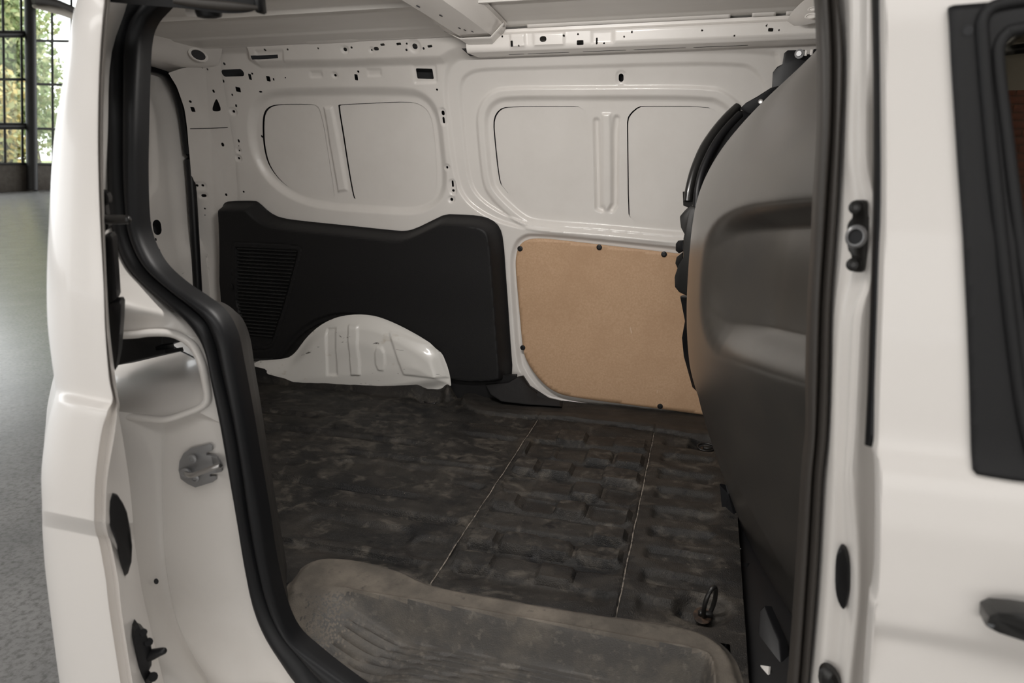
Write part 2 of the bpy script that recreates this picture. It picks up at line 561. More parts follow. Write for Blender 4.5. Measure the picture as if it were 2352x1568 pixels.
dimp2 = [(-1.1367,1.748),(-1.0875,1.7466),(-1.0918,1.7286),(-1.1386,1.7285)]

wall_holes = [(-1.4815,1.8128,0.0084,0.0069,'o',0),(-1.3942,1.8111,0.0066,0.0056,'o',0),(-1.279,1.8104,0.0064,0.0056,'o',0),(-1.1841,1.8046,0.0126,0.0105,'o',0),(-1.1573,1.8085,0.0071,0.0061,'o',0),(-1.0899,1.7997,0.0062,0.0055,'o',0),(-1.0707,1.8022,0.017,0.0098,'o',0),(-1.0453,1.8126,0.0145,0.006,'r',3),(-0.9885,1.8124,0.0158,0.0066,'r',3),(-0.9607,1.8123,0.0068,0.0059,'o',0),(-0.9671,1.7952,0.0076,0.0067,'o',0),(-0.9368,1.8046,0.0172,0.0156,'o',0),(-0.9073,1.7974,0.0075,0.0072,'o',0),(-0.8845,1.8024,0.0155,0.0065,'r',3),(-1.681,1.7802,0.0089,0.0093,'o',0),(-1.6619,1.7511,0.0906,0.0224,'o',0),(-1.598,1.7373,0.0106,0.0191,'r',-12),(-1.5841,1.747,0.0079,0.0065,'o',0),(-1.5265,1.7291,0.0148,0.017,'r',-10),(-1.5064,1.7268,0.0056,0.0081,'r',-10),(-1.4572,1.7309,0.0055,0.0046,'o',0),(-1.2629,1.7337,0.0091,0.0079,'o',0),(-1.1844,1.7251,0.0114,0.0184,'r',-10),(-1.171,1.7419,0.0081,0.0071,'o',0),(-0.9341,1.7296,0.0582,0.0306,'r',-3),(-1.7144,1.7265,0.0073,0.0111,'o',-20),(-1.6662,1.6977,0.0191,0.0165,'r',-12),(-1.5764,1.6888,0.0125,0.0057,'o',0),(-1.699,1.681,0.0063,0.0087,'o',-25),(-1.6983,1.6442,0.0074,0.0111,'o',-20),(-1.7194,1.6254,0.0112,0.0093,'o',0),(-1.7329,1.5209,0.0077,0.0111,'r',0),(-1.7388,1.503,0.0054,0.0045,'o',0),(-1.7444,1.4859,0.0078,0.0064,'o',0),(-1.7542,1.4576,0.0098,0.0089,'o',0),(-0.8995,1.6808,0.0078,0.0069,'o',0),(-0.8926,1.6084,0.011,0.0152,'o',0),(-0.8941,1.5857,0.0079,0.021,'o',0),(-0.9018,1.4282,0.0091,0.009,'o',0),(-0.8864,1.371,0.0075,0.0231,'o',0),(-0.8864,1.3472,0.01,0.0097,'o',0),(-0.8955,1.3153,0.0117,0.0117,'o',0),(-1.7654,1.3298,0.009,0.0082,'o',0),(-1.64,1.5377,0.0057,0.0093,'o',0),(-0.2908,1.7032,0.0154,0.0231,'o',0)]
boss = [(-1.1841,1.8046,0.0237,0.0185,'o',0),(-0.9368,1.8046,0.0388,0.0325,'o',0),(-1.0899,1.7997,0.014,0.0111,'o',0),(-1.2629,1.7337,0.0181,0.0158,'o',0),(-1.7194,1.6254,0.0281,0.024,'o',0),(-1.7542,1.4576,0.0254,0.0211,'o',0),(-0.9018,1.4282,0.0214,0.0196,'o',0),(-0.8955,1.3153,0.0235,0.0219,'o',0),(-0.8936,1.5962,0.0237,0.0531,'o',0),(-0.8864,1.3584,0.0249,0.0526,'o',0),(-0.2908,1.7032,0.0267,0.0366,'o',0),(-1.7444,1.4859,0.0194,0.0161,'o',0)]


def wall_h(X, Z):
    h = np.zeros_like(X)
    h -= 0.018 * sstep(0.016, -0.016, polysdf(reA, X, Z))
    h += 0.009 * sstep(0.004, -0.008, polysdf(ribL, X, Z))
    h -= 0.012 * sstep(0.010, -0.006, polysdf(outB1, X, Z))
    h -= 0.010 * sstep(0.004, -0.006, polysdf(outB2, X, Z))
    sR = polysdf(outR, X, Z)
    h += 0.010 * sstep(0.060, 0.046, sR) * sstep(0.018, 0.030, sR)
    h -= 0.006 * sstep(0.026, 0.012, sR)
    h -= 0.011 * sstep(0.014, 0.003, linesdf(grooveR1, X, Z))
    h -= 0.011 * sstep(0.014, 0.003, linesdf(grooveR2, X, Z))
    h += 0.007 * sstep(0.003, -0.010, polysdf(ridgeR, X, Z))
    h += 0.026 * sstep(0.012, -0.012, polysdf(railL, X, Z))
    h -= 0.016 * sstep(0.014, -0.004, polysdf(hardR, X, Z))
    h -= 0.006 * sstep(0.006, -0.004, polysdf(boltL, X, Z))
    h -= 0.005 * sstep(0.008, 0.0, polysdf(win_boss, X, Z))
    h -= 0.004 * sstep(0.005, -0.004, polysdf(dimp1, X, Z))
    h -= 0.004 * sstep(0.005, -0.004, polysdf(dimp2, X, Z))
    for b in boss:
        s = hole_sdf(b, X, Z)
        h -= 0.0045 * sstep(0.004, -0.003, s)
    return h


wall_left_seam = [(-1.6137,1.8894),(-1.6776,1.8154),(-1.712,1.7559),(-1.7498,1.604),(-1.7712,1.4625),(-1.8079,1.2778),(-1.8504,1.0458),(-1.9258,0.2675)]
wall_keep = [(0.31, 1.90)] + wall_left_seam + [(0.31, 0.40)]
side_wall = sheet('side_wall', (-1.90, 0.30), (0.50, 1.824), 0.0034, lambda X, Z: (X, far_y(Z) - wall_h(X, Z), Z), 'white_paint', van, keep=wall_keep,
                  holes=[(0, cutL1), (0, cutL2), (0, cutR1), (0, cutR2), (0, slotL)] + wall_holes)
sheet('cavity_skin', (-2.12, 0.32), (0.45, 1.84), 0.05, lambda X, Z: (X, far_y(Z) + 0.075, Z), 'cavity_shade', side_wall)
for cut, dep in ((cutL1, 0.024), (cutL2, 0.024), (cutR1, 0.034), (cutR2, 0.034)):
    c = np.asarray(cut) + np.array((0.0045, -0.0035))
    m = c.mean(0)
    c = m + (c - m) * 1.012
    lo, hi = c.min(0) - 0.005, c.max(0) + 0.005
    sheet('window_blank', (lo[0], hi[0]), (lo[1], hi[1]), 0.012, lambda X, Z: (X, far_y(Z) + dep + 0.0 * X, Z), 'white_paint', side_wall, keep=c)

# ---------------------------------------------------------------- roof
roof_ribs = (2.02, 1.855, 1.70, 1.54, 1.38, 1.22)


def roof_z(Y):
    return 1.872 - 0.075 * ((Y - 1.6) / 0.55) ** 2 * 0.55


def roof_fn(X, Y):
    z = roof_z(Y)
    for r in roof_ribs[1:]:
        z = z - 0.010 * sstep(0.014, 0.003, np.abs(Y - r))
    z = z - 0.004 * sstep(2.06, 2.075, Y)
    return X, Y, z


roof_outline = [(0.32, 0.98), (0.32, 2.24), (-2.12, 2.24), (-2.12, 2.12), (-0.98, 0.98)]
sheet('roof_panel', (-2.15, 0.32), (0.98, 2.24), 0.006, roof_fn, 'roof_paint', van, keep=roof_outline)
sheet('roof_edge', (-1.80, -0.80), (2.10, 2.178), 0.006,
      lambda X, Y: (X, Y, 1.824 + 0.015 * sstep(2.165, 2.105, Y) - 0.002 * sstep(0.6, 0.8, np.sin(X * 9))), 'white_paint', van)

# ---------------------------------------------------------------- cant rail over the right-hand half, boxed and pierced
rail_holes = [(-0.6208,1.808,0.006,0.0059,'o',0),(-0.5914,1.7871,0.008,0.016,'r',0),(-0.5704,1.7809,0.0053,0.0053,'o',0),(-0.4962,1.7956,0.0201,0.0152,'o',0),(-0.4357,1.8022,0.0066,0.0065,'o',0),(-0.3949,1.805,0.0058,0.0058,'o',0),(-0.3887,1.7831,0.0196,0.0127,'r',0),(-0.3412,1.7857,0.005,0.0178,'r',0),(-0.3203,1.7794,0.006,0.0057,'o',0),(-0.2413,1.8032,0.0063,0.0062,'o',0),(-0.2629,1.7927,0.0055,0.0057,'o',0),(-0.051,1.7998,0.0058,0.0057,'o',0),(0.0344,1.7834,0.0059,0.0059,'o',0),(0.1137,1.8037,0.0046,0.0052,'o',0),(0.1256,1.7936,0.0132,0.0086,'r',4),(0.1465,1.7918,0.0049,0.0054,'o',0)]


def rail_fn(S, X):
    """S runs along the section: bottom face, bend, front face, top flange"""
    y = np.where(S < 0.13, 2.225 - (S / 0.13) * 0.130, 2.095 - 0.008 * (S - 0.13) / 0.05)
    z = np.where(S < 0.13, 1.7685, 1.7685 + (S - 0.13))
    r = 0.012
    k = sstep(0.13 - r, 0.13 + r, S)
    y = y + 0.006 * (1 - np.abs(2 * k - 1)) * (S > 0.05)
    wob = sstep(-0.36, -0.345, X) * sstep(-0.335, -0.35, X)
    pad = 0.006 * (sstep(-0.60, -0.592, X) - sstep(-0.555, -0.548, X)) + 0.006 * (sstep(-0.53, -0.522, X) - sstep(-0.44, -0.43, X)) - 0.004 * (sstep(-0.36, -0.35, X) - sstep(-0.30, -0.29, X))
    face = sstep(0.137, 0.143, S) * sstep(0.178, 0.172, S)
    y = y - pad * face - 0.004 * sstep(-0.30, -0.285, X) * face + 0.010 * sstep(0.175, 0.180, S)
    return X, y, z + 0.0 * wob


rh = [(0.13 + h[1] - 1.7685, h[0], h[3], h[2], h[4], h[5]) for h in rail_holes]
slots = [(0.055, x, 0.010, w, 'o', 0) for x, w in ((-0.60, 0.05), (-0.50, 0.13), (-0.33, 0.13), (-0.17, 0.15), (0.0, 0.15))]
cant_rail = sheet('cant_rail', (0.0, 0.190), (-0.735, 0.28), 0.004, rail_fn, 'white_paint', van, holes=rh + slots)
sheet('cavity_skin', (0.0, 0.25), (-0.76, 0.30), 0.05, lambda S, X: (X, 2.20 - 0.08 * S / 0.25 + 0 * X, 1.772 + 0.05 * S), 'cavity_shade', cant_rail)
for x0, x1 in ((-0.645, -0.610), (-0.545, 0.02), (0.075, 0.135), (0.16, 0.26)):
    sheet('top_flange', (x0, x1), (0, 0.014), 0.007, lambda X, S: (X, 2.088 - S * 0.6, 1.8275 + S), 'white_paint', cant_rail, thick=0.0015)

gus = plate('corner_gusset', [(0.158,2.03,1.8046),(0.166,2.0,1.8195),(0.1817,1.97,1.8332),(0.2005,1.94,1.8459),(0.2343,1.92,1.8476),(0.2534,1.98,1.7999),(0.232,2.0,1.7923),(0.2041,2.02,1.7907),(0.179,2.04,1.7929)], (-0.5, -0.7, -0.4), 0.004, 'white_paint', cant_rail, 0.002)
for q, sx in (([(0.2102,1.965,1.8034)][0], 0.018), ([(0.2103,1.945,1.8155)][0], 0.014)):
    rings('gusset_slot', q, (-0.5, -0.7, -0.4), [(sx, 0.0), (sx * 0.95, 0.003), (sx * 0.7, 0.004), (sx * 0.6, 0.001), (0.0005, 0.0)], 'white_paint', cant_rail, 18, 1.0, 0.4)

# ---------------------------------------------------------------- roof crossbeam with its end bracket
beam_rows = []
for Y, z0, w in ((2.12, 1.806, 0.0), (2.03, 1.806, 0.0), (1.92, 1.812, 0.0), (1.75, 1.822, 0.0), (1.45, 1.832, 0.0), (1.05, 1.822, 0.0)):
    zr = roof_z(np.array(Y)) - 0.002
    beam_rows.append([(-0.800, Y, zr - 0.006), (-0.752, Y, zr - 0.006), (-0.742, Y, z0 + 0.006), (-0.735, Y, z0), (-0.640, Y, z0), (-0.634, Y, z0 + 0.005), (-0.612, Y, zr - 0.002), (-0.598, Y, zr - 0.002)])
beam = loft('roof_crossbeam', beam_rows, 'white_paint', van, nv=4, sharp=25)
for k in range(8):
    yb = 2.09 - k * 0.075
    rings('beam_bump', (-0.772, yb, float(roof_z(np.array(yb))) - 0.008), (0, 0, -1), [(0.020, 0), (0.018, 0.003), (0.010, 0.005), (0.001, 0.0055)], 'white_paint', beam, 16, 0.9, 0.55)
for xx, yb in ((-0.70, 1.80), (-0.70, 1.94), (-0.693, 1.965), (-0.678, 1.985), (-0.655, 2.07), (-0.650, 2.075), (-0.72, 1.70)):
    box('beam_slot', (xx, yb, float(np.interp(yb, [1.45, 1.75, 1.92, 2.03], [1.832, 1.822, 1.812, 1.806])) + 0.0005), (0.004, 0.018, 0.003), 'cavity_shade', beam, 0.0008)
bracket = [[(-0.790, 2.055, 1.826), (-0.735, 2.035, 1.801), (-0.640, 2.035, 1.801), (-0.600, 2.03, 1.836)],
           [(-0.770, 2.10, 1.815), (-0.728, 2.085, 1.793), (-0.650, 2.085, 1.792), (-0.612, 2.08, 1.826)],
           [(-0.735, 2.16, 1.797), (-0.715, 2.115, 1.785), (-0.672, 2.112, 1.784), (-0.640, 2.11, 1.80)],
           [(-0.722, 2.21, 1.786), (-0.705, 2.15, 1.776), (-0.682, 2.145, 1.775), (-0.662, 2.14, 1.782)]]
loft('beam_bracket', bracket, 'white_paint', beam, nu=2, nv=3, sharp=25, thick=0.002)
plate('bracket_foot', [(-0.8155,2.2432,1.833),(-0.7718,2.2359,1.8148),(-0.7403,2.2289,1.7972),(-0.692,2.2324,1.8061),(-0.6787,2.2463,1.8407),(-0.6725,2.23,1.7999),(-0.7101,2.2252,1.7879),(-0.7983,2.2259,1.7898),(-0.8156,2.2339,1.8097)], (0, -1, 0.15), 0.003, 'white_paint', beam)

# ---------------------------------------------------------------- rear pillar
pill = [(-1.9016,1.754),(-1.8448,1.7693),(-1.7668,1.7753),(-1.6866,1.8184),(-1.661,1.8253),(-1.7048,1.7557),(-1.7422,1.6039),(-1.7633,1.4625),(-1.7997,1.278),(-1.842,1.0461),(-1.8912,0.4757),(-2.0406,0.4611),(-2.0405,0.8689),(-2.0091,1.1484),(-1.9736,1.3439),(-1.9364,1.5112),(-1.9035,1.6366),(-1.8962,1.7111)]
pill_holes = [(-1.7742,1.7733,0.0054,0.004,'o',0),(-1.7558,1.7648,0.0063,0.0068,'o',0),(-1.8725,1.6601,0.0096,0.0089,'o',0),(-1.8749,1.6331,0.0135,0.0167,'r',-5),(-1.7682,1.6942,0.0093,0.0109,'o',0),(-1.8042,1.5076,0.0127,0.0144,'o',0),(-1.9545,1.3528,0.0104,0.0095,'o',0),(-1.9332,1.353,0.0103,0.0094,'o',0),(-1.9392,1.3129,0.0197,0.0113,'o',0),(-1.8446,1.317,0.0102,0.0112,'o',0),(-1.9455,1.2616,0.0084,0.0074,'o',0),(-1.9514,1.2352,0.0051,0.0043,'o',0),(-1.9861,1.0631,0.0117,0.0107,'o',0),(-2.0053,0.8884,0.0119,0.0109,'o',0)]
drop = chaikin([(-1.7669,1.6717),(-1.7638,1.6524),(-1.7638,1.6345),(-1.7713,1.6255),(-1.8017,1.626),(-1.8017,1.635),(-1.7864,1.6528)], 2)
crease = [(-1.7699,1.7575),(-1.8282,1.605),(-1.8833,1.3959),(-1.9383,1.1147),(-1.9703,0.7412)]
pill_ring = [(-1.9441,1.3529,0.0495,0.0241,'o',0),(-1.9392,1.3129,0.0311,0.0209,'o',0),(-1.9861,1.0631,0.0237,0.0203,'o',0),(-1.9891,1.0103,0.0196,0.015,'o',0)]


def pillar_fn(X, Z):
    xc = np.interp(Z, [p[1] for p in crease][::-1], [p[0] for p in crease][::-1])
    y = far_y(Z) - 0.006 - 0.10 * np.clip(-1.84 - X, 0, 1) - 0.35 * np.clip(xc - X, 0, 1) * 0.6
    for b in pill_ring:
        y = y + 0.004 * sstep(0.004, -0.003, hole_sdf(b, X, Z))
    return X, y, Z


rear_pillar = sheet('rear_pillar', (-2.14, -1.64), (0.55, 1.86), 0.004, pillar_fn, 'white_paint', van, keep=pill, holes=pill_holes + [(0, drop)])
seam_ends = [(-1.9111,1.5639),(-1.7592,1.5673)]


def seam_fn(X, S):
    z = np.interp(X, [seam_ends[0][0], seam_ends[1][0]], [seam_ends[0][1], seam_ends[1][1]]) + S
    return X, pillar_fn(X, z)[1] - 0.0012, z


sheet('pillar_seam', (seam_ends[0][0], seam_ends[1][0]), (0, 0.0028), 0.0028, seam_fn, 'cavity_shade', rear_pillar)

# ---------------------------------------------------------------- rear header over the back doors
hd = [[(-1.6824,1.72,1.8876),(-1.7327,1.93,1.8933),(-1.7283,2.04,1.8804),(-1.7042,2.13,1.8582),(-1.6399,2.16,1.8379)],
      [(-1.7734,1.8,1.8421),(-1.8115,1.97,1.8421),(-1.781,2.08,1.8256),(-1.7448,2.16,1.8111),(-1.667,2.18,1.8053)],
      [(-1.8423,1.86,1.8048),(-1.8609,1.99,1.7994),(-1.8407,2.07,1.7868),(-1.794,2.18,1.7754),(-1.7093,2.21,1.7731)],
      [(-1.9083,1.92,1.7818),(-1.8931,2.03,1.7852),(-1.8788,2.12,1.7771),(-1.8374,2.23,1.7675),(-1.7421,2.245,1.7633)],
      [(-2.0115,2.02,1.7783),(-1.99,2.13,1.7803),(-1.9795,2.24,1.7697),(-1.9074,2.31,1.7503),(-1.7859,2.3,1.734)]]
header = loft('rear_header', hd, 'white_paint', van, nu=5, nv=5, smooth_u=True)
hc = [(-1.7416,2.155,1.8048),(-1.7888,1.995,1.8408),(-1.7913,1.96,1.8346)]
hn = (0.75, -0.6, -0.2)
rings('header_slot', hc[0], hn, [(0.033, 0.0), (0.033, 0.004), (0.028, 0.006), (0.024, 0.004), (0.022, -0.01)], 'white_paint', header, 24, 1.0, 0.62, -0.35)
rings('slot_opening', hc[0], hn, [(0.024, 0.0045), (0.012, 0.004), (0.001, 0.0035)], 'cavity_shade', header, 24, 1.0, 0.62, -0.35)
rings('slot_opening', hc[1], hn, [(0.009, 0.0), (0.009, 0.004), (0.0005, 0.0045)], 'cavity_shade', header, 16, 0.7, 1.0)
rings('slot_opening', hc[2], hn, [(0.022, -0.004), (0.022, 0.005), (0.0005, 0.0055)], 'cavity_shade', header, 20, 0.5, 1.2)

# ---------------------------------------------------------------- rear door, closed, its white inner sheet
win_line = chaikin([(1.9598,1.7381),(2.1399,1.717),(2.2056,1.6879),(2.2291,1.6204),(2.2167,1.4945),(2.1975,1.3668),(2.1764,1.3354),(2.0557,1.2718),(1.8502,1.1782)], 2)
door_edge = [(2.1517,1.7796),(2.2536,1.7756),(2.3231,1.7361),(2.3497,1.6426),(2.3582,1.4786),(2.3511,1.2745),(2.3074,0.8871),(2.2874,0.686)]
plug_c = ([(2.2488,0.9873)])[0]
big_c = ([(2.1715,1.2016)])[0]


def rear_fn(Y, Z):
    s = polysdf(win_line, Y, Z)
    e = linesdf(door_edge, Y, Z)
    x = -2.03 - 0.010 * sstep(0.014, -0.014, s) + 0.02 * sstep(0.10, 0.02, e) + 0.012 * sstep(0.05, 0.10, Z - 1.15) * 0
    x = x + 0.03 * sstep(1.18, 1.02, Z + 0.35 * (2.2 - Y))
    return x, Y, Z


rd_holes = []
for px, w, hh in (([(2.1388,1.2213)][0], 0.009, 0.011), ([(2.085,1.1911)][0], 0.009, 0.011), ([(2.1563,1.1576)][0], 0.008, 0.012), ([(2.1208,1.1383)][0], 0.012, 0.012),
                  ([(2.112,1.1163)][0], 0.007, 0.007), ([(2.1585,1.1164)][0], 0.008, 0.009)):
    rd_holes.append((px[0], px[1], w, hh, 'o', 0))
rd_holes.append((big_c[0], big_c[1], 0.042, 0.058, 'o', 0))
rear_door = sheet('rear_door', (2.03, 2.42), (0.55, 1.80), 0.005, rear_fn, 'white_paint', van, holes=rd_holes)
sheet('cavity_skin', (2.04, 2.6), (0.5, 1.80), 0.1, lambda Y, Z: (-2.10 + 0 * Y, Y, Z), 'cavity_shade', rear_door)
rings('drain_plug', (-2.005, plug_c[0], plug_c[1]), (1, -0.25, 0), [(0.034, 0), (0.034, 0.006), (0.028, 0.010), (0.025, 0.007), (0.001, 0.007)], 'rubber', rear_door, 28)
rings('plug_face', (-2.004, plug_c[0], plug_c[1]), (1, -0.25, 0), [(0.0235, 0.0), (0.0235, 0.0085), (0.002, 0.0095), (0.0005, 0.0095)], 'cream_rubber', rear_door, 28)
lc = [(2.0679,1.1422)][0]
box('latch_box', (-2.005, lc[0], lc[1]), (0.02, 0.06, 0.10), 'black_plastic', rear_door)
tube('rear_door_seal', [(-1.975, p[0], p[1]) for p in [(1.9165,1.781),(2.0753,1.7765),(2.1572,1.7756),(2.2552,1.7621),(2.3006,1.7063),(2.3204,1.6242),(2.3238,1.5114),(2.3219,1.3791),(2.3026,1.1588),(2.2765,0.8967),(2.2281,0.5182)]], 0.0175, 'rubber', van, 12, 6)

# ---------------------------------------------------------------- wheel arch box
archP = chaikin([(-1.7904,0.6475),(-1.6251,0.6684),(-1.5678,0.6875),(-1.5,0.7725),(-1.4235,0.8337),(-1.3327,0.8722),(-1.2119,0.8832),(-1.1128,0.8561),(-0.9979,0.804),(-0.9281,0.7593),(-0.9074,0.7107),(-0.8919,0.6615),(-0.8868,0.6077),(-1.8126,0.4405)], 2)
archR1 = [(-1.3992,0.817),(-1.3534,0.8253),(-1.3496,0.6378),(-1.3959,0.6337)]
archR2 = [(-1.2984,0.841),(-1.2557,0.8439),(-1.2472,0.6468),(-1.2887,0.6432)]
archR3 = chaikin([(-1.1845,0.7641),(-1.1442,0.7705),(-1.1392,0.6736),(-1.1833,0.6732)], 1)
archR4 = [(-1.1249,0.8242),(-0.9415,0.7743),(-0.8985,0.6607),(-1.0668,0.6661)]


def arch_fn(X, Z):
    s = polysdf(archP, X, Z)
    y = 2.300 - 0.028 * sstep(0.0, -0.055, s) - 0.010 * sstep(-0.04, -0.12, s)
    y = y - 0.010 * sstep(0.72, 0.58, Z)
    y = y + 0.007 * sstep(0.003, -0.006, polysdf(archR1, X, Z)) - 0.008 * sstep(0.003, -0.006, polysdf(archR2, X, Z))
    y = y - 0.006 * sstep(0.002, -0.004, polysdf(archR3, X, Z)) - 0.007 * sstep(0.006, -0.004, polysdf(archR4, X, Z))
    return X, y, Z


sheet('wheel_arch', (-1.80, -0.84), (0.53, 0.93), 0.0045, arch_fn, 'scuffed_paint', van, keep=archP)
# ================================================================== load-space linings
# ---------------------------------------------------------------- black plastic side trim around the wheel arch
trimP = chaikin([(-1.8761,1.266),(-1.8635,1.2837),(-1.8347,1.2928),(-1.7172,1.2967),(-1.6988,1.2903),(-1.6597,1.2518),(-1.6129,1.2306),(-1.5135,1.2212),(-1.3446,1.2106),(-1.1361,1.1966),(-1.0881,1.1947),(-1.0464,1.2042),(-0.9644,1.2422),(-0.9198,1.2625),(-0.8608,1.2623),(-0.7943,1.2608),(-0.7455,1.2494),(-0.7142,1.2219),(-0.7034,1.1746),(-0.6963,1.0298),(-0.6833,0.8313),(-0.6666,0.6603),(-0.6903,0.6324),(-0.7883,0.6165),(-0.8596,0.6152),(-0.8957,0.6189),(-0.9429,0.6253),(-0.95,0.6704),(-0.968,0.7161),(-1.0043,0.7447),(-1.0592,0.7702),(-1.1702,0.8147),(-1.2302,0.8352),(-1.3102,0.8459),(-1.3902,0.8372),(-1.4849,0.7969),(-1.5607,0.7333),(-1.6178,0.6661),(-1.644,0.6434),(-1.6737,0.6354),(-1.7801,0.6247),(-1.9105,0.6159),(-1.9417,0.8745)], 1)
outer = trimP
archedge = [(-0.9429,0.6253),(-0.95,0.6704),(-0.968,0.7161),(-1.0043,0.7447),(-1.0592,0.7702),(-1.1702,0.8147),(-1.2302,0.8352),(-1.3102,0.8459),(-1.3902,0.8372),(-1.4849,0.7969),(-1.5607,0.7333),(-1.6178,0.6661),(-1.644,0.6434)]
trim = empty('side_trim_panel', (-1.25, 2.30, 0.64))
tag(trim, 'black moulded plastic trim panel around the wheel arch on the van wall', 'trim panel')
grilleP = chaikin([(-1.8072,1.1281),(-1.7873,1.1392),(-1.5036,1.1355),(-1.4922,1.119),(-1.5113,1.0706),(-1.6539,0.7265),(-1.6758,0.7031),(-1.8095,0.689),(-1.8437,0.8944)], 2)
slatP = [(-1.7891,1.1149),(-1.5139,1.1131),(-1.5209,1.0873),(-1.6698,0.7326),(-1.6912,0.7183),(-1.7868,0.7129),(-1.8228,0.8956)]


def trim_fn(X, Z):
    s = polysdf(outer, X, Z)
    a = linesdf(archedge, X, Z)
    rim = sstep(0.0, 0.036, -s)
    rim = np.maximum(rim, sstep(0.055, 0.030, a) * sstep(0.0, 0.012, -s) * 0.9)
    y = far_y(Z) - 0.008 - 0.072 * rim
    g = polysdf(grilleP, X, Z)
    y = y + 0.003 * sstep(0.0035, 0.0, np.abs(g))
    y = y + 0.012 * sstep(0.003, -0.004, polysdf(slatP, X, Z))
    dent = sstep(0.05, 0.0, linesdf([(-0.79, 0.70), (-0.78, 1.12)], X, Z))
    y = y + 0.0 * dent
    return X, y, Z


trim_body = sheet('panel_body', (-1.90, -0.64), (0.60, 1.34), 0.0045, trim_fn, 'black_trim', trim, keep=trimP)
sl = np.asarray(slatP)
zt, zb = 1.118, 0.752
n_slats = 25
for k in range(n_slats):
    z = zt - (k + 0.5) * (zt - zb) / n_slats
    xs = []
    for i in range(len(sl)):
        (ax, az), (bx, bz) = sl[i], sl[(i + 1) % len(sl)]
        if (az - z) * (bz - z) < 0:
            xs.append(ax + (z - az) / (bz - az) * (bx - ax))
    if len(xs) < 2:
        continue
    x0, x1 = min(xs) + 0.004, max(xs) - 0.004
    y = float(far_y(z)) - 0.072
    hz = 0.0045
    tiltz = 0.035 * 0
    prof = [(y + 0.006, z + hz), (y - 0.005, z + hz - 0.001), (y - 0.008, z - 0.001), (y - 0.003, z - hz), (y + 0.006, z - hz)]
    loft('slat', [[(x0, a, b) for a, b in prof], [x1 and (x1, a, b - 0.006 * (x1 - x0)) for a, b in prof]], 'slat_trim', trim, nv=1, close_u=True)
rings('trim_rivet', ([(-1.836,0.9522)][0][0], float(far_y(0.96)) - 0.082, [(-1.836,0.9522)][0][1]), (0, -1, 0), [(0.010, 0), (0.009, 0.002), (0.006, 0.001), (0.001, 0.001)], 'black_trim', trim, 16, 0.8, 1.5)
kick = [(-0.7591,2.31,0.6364),(-0.669,2.305,0.6568),(-0.633,2.32,0.6791),(-0.6203,2.335,0.6789),(-0.5933,2.335,0.6403),(-0.5461,2.335,0.6036),(-0.4699,2.335,0.5924),(-0.4604,2.29,0.5877),(-0.5779,2.27,0.5896),(-0.6828,2.26,0.596),(-0.7277,2.27,0.617)]
plate('lower_filler', [(-0.9252,2.325,0.6545),(-0.6428,2.325,0.68),(-0.6425,2.325,0.5365),(-0.9696,2.325,0.5017)], (0, -1, 0), 0.02, 'black_trim', trim)
plate('kick_plate', kick, (0.1, -0.95, 0.3), 0.03, 'black_trim', trim, 0.008)

# ---------------------------------------------------------------- hardboard lining panel with push clips
boardP = chaikin([(-0.6593,1.058),(-0.6587,1.122),(-0.6382,1.1688),(-0.5863,1.1863),(-0.4729,1.1793),(-0.0833,1.1479),(0.2777,1.1207),(0.3337,0.5638),(0.0134,0.5837),(-0.4398,0.5988),(-0.5048,0.6128),(-0.5612,0.6515),(-0.6116,0.7162),(-0.6331,0.7714)], 2)
board = empty('hardboard_panel', (-0.25, 2.38, 0.60))
tag(board, 'light brown hardboard lining panel clipped to the white van wall', 'panel')
sheet('board', (-0.70, 0.28), (0.52, 1.22), 0.010, lambda X, Z: (X, far_y(Z) - 0.010 + 0 * X, Z), 'hardboard', board, keep=boardP, thick=0.004)
for px, pz in [(-0.6414,1.1452),(-0.3554,1.1606),(-0.1335,1.1448),(-0.6306,0.774),(-0.1148,0.5975)]:
    y = float(far_y(pz)) - 0.010
    rings('push_clip', (px, y, pz), (0, -1, 0.05), [(0.0098, 0), (0.0098, 0.0018), (0.0085, 0.0034), (0.0055, 0.0042), (0.005, 0.0034), (0.0005, 0.0034)], 'black_plastic', board, 20)

# ---------------------------------------------------------------- rubber floor mat, moulded to the ribbed floor
mat_obj = empty('rubber_floor_mat', (-0.9, 1.75, 0.58))
tag(mat_obj, 'worn dusty black rubber mat moulded over the load floor', 'floor mat')
lipP = chaikin([(-0.848,2.2847),(-0.7995,2.1973),(-0.7165,2.1574),(-0.574,2.1628),(-0.4812,2.1804),(-0.2726,2.1891),(-0.0957,2.1673),(0.0441,2.15),(0.2283,2.113),(0.297,3.1103),(-0.8974,2.7723),(-0.846,2.389)], 2)
rowsY = [1.245, 1.345, 1.44, 1.535, 1.635, 1.745, 1.86, 1.98, 2.10]
pads = []
rnd = random.Random(11)
for i, y in enumerate(rowsY[:-1]):
    y1 = rowsY[i + 1]
    off = 0.035 * ((i % 2) * 2 - 1)
    for k in range(-1, 5):
        x0 = -0.50 + (k + 0.5) * 0.092 + off
        x1 = x0 + (0.092 if (k + i) % 2 else 0.078)
        if x1 < -0.50 or x0 > -0.14:
            continue
        if rnd.random() < 0.25:
            continue
        pads.append((max(x0, -0.50), min(x1, -0.135), y + 0.018, y1 - 0.020, rnd.choice((0.013, 0.010, -0.006, 0.012))))
blobs = [(-1.08, 1.95, 0.10, 0.05, 0.007), (-0.86, 1.66, 0.16, 0.045, -0.007), (-0.78, 1.335, 0.15, 0.05, -0.008), (-0.57, 1.32, 0.06, 0.045, -0.008), (-0.68, 1.74, 0.14, 0.03, 0.006), (-1.3, 1.8, 0.2, 0.03, -0.006)]


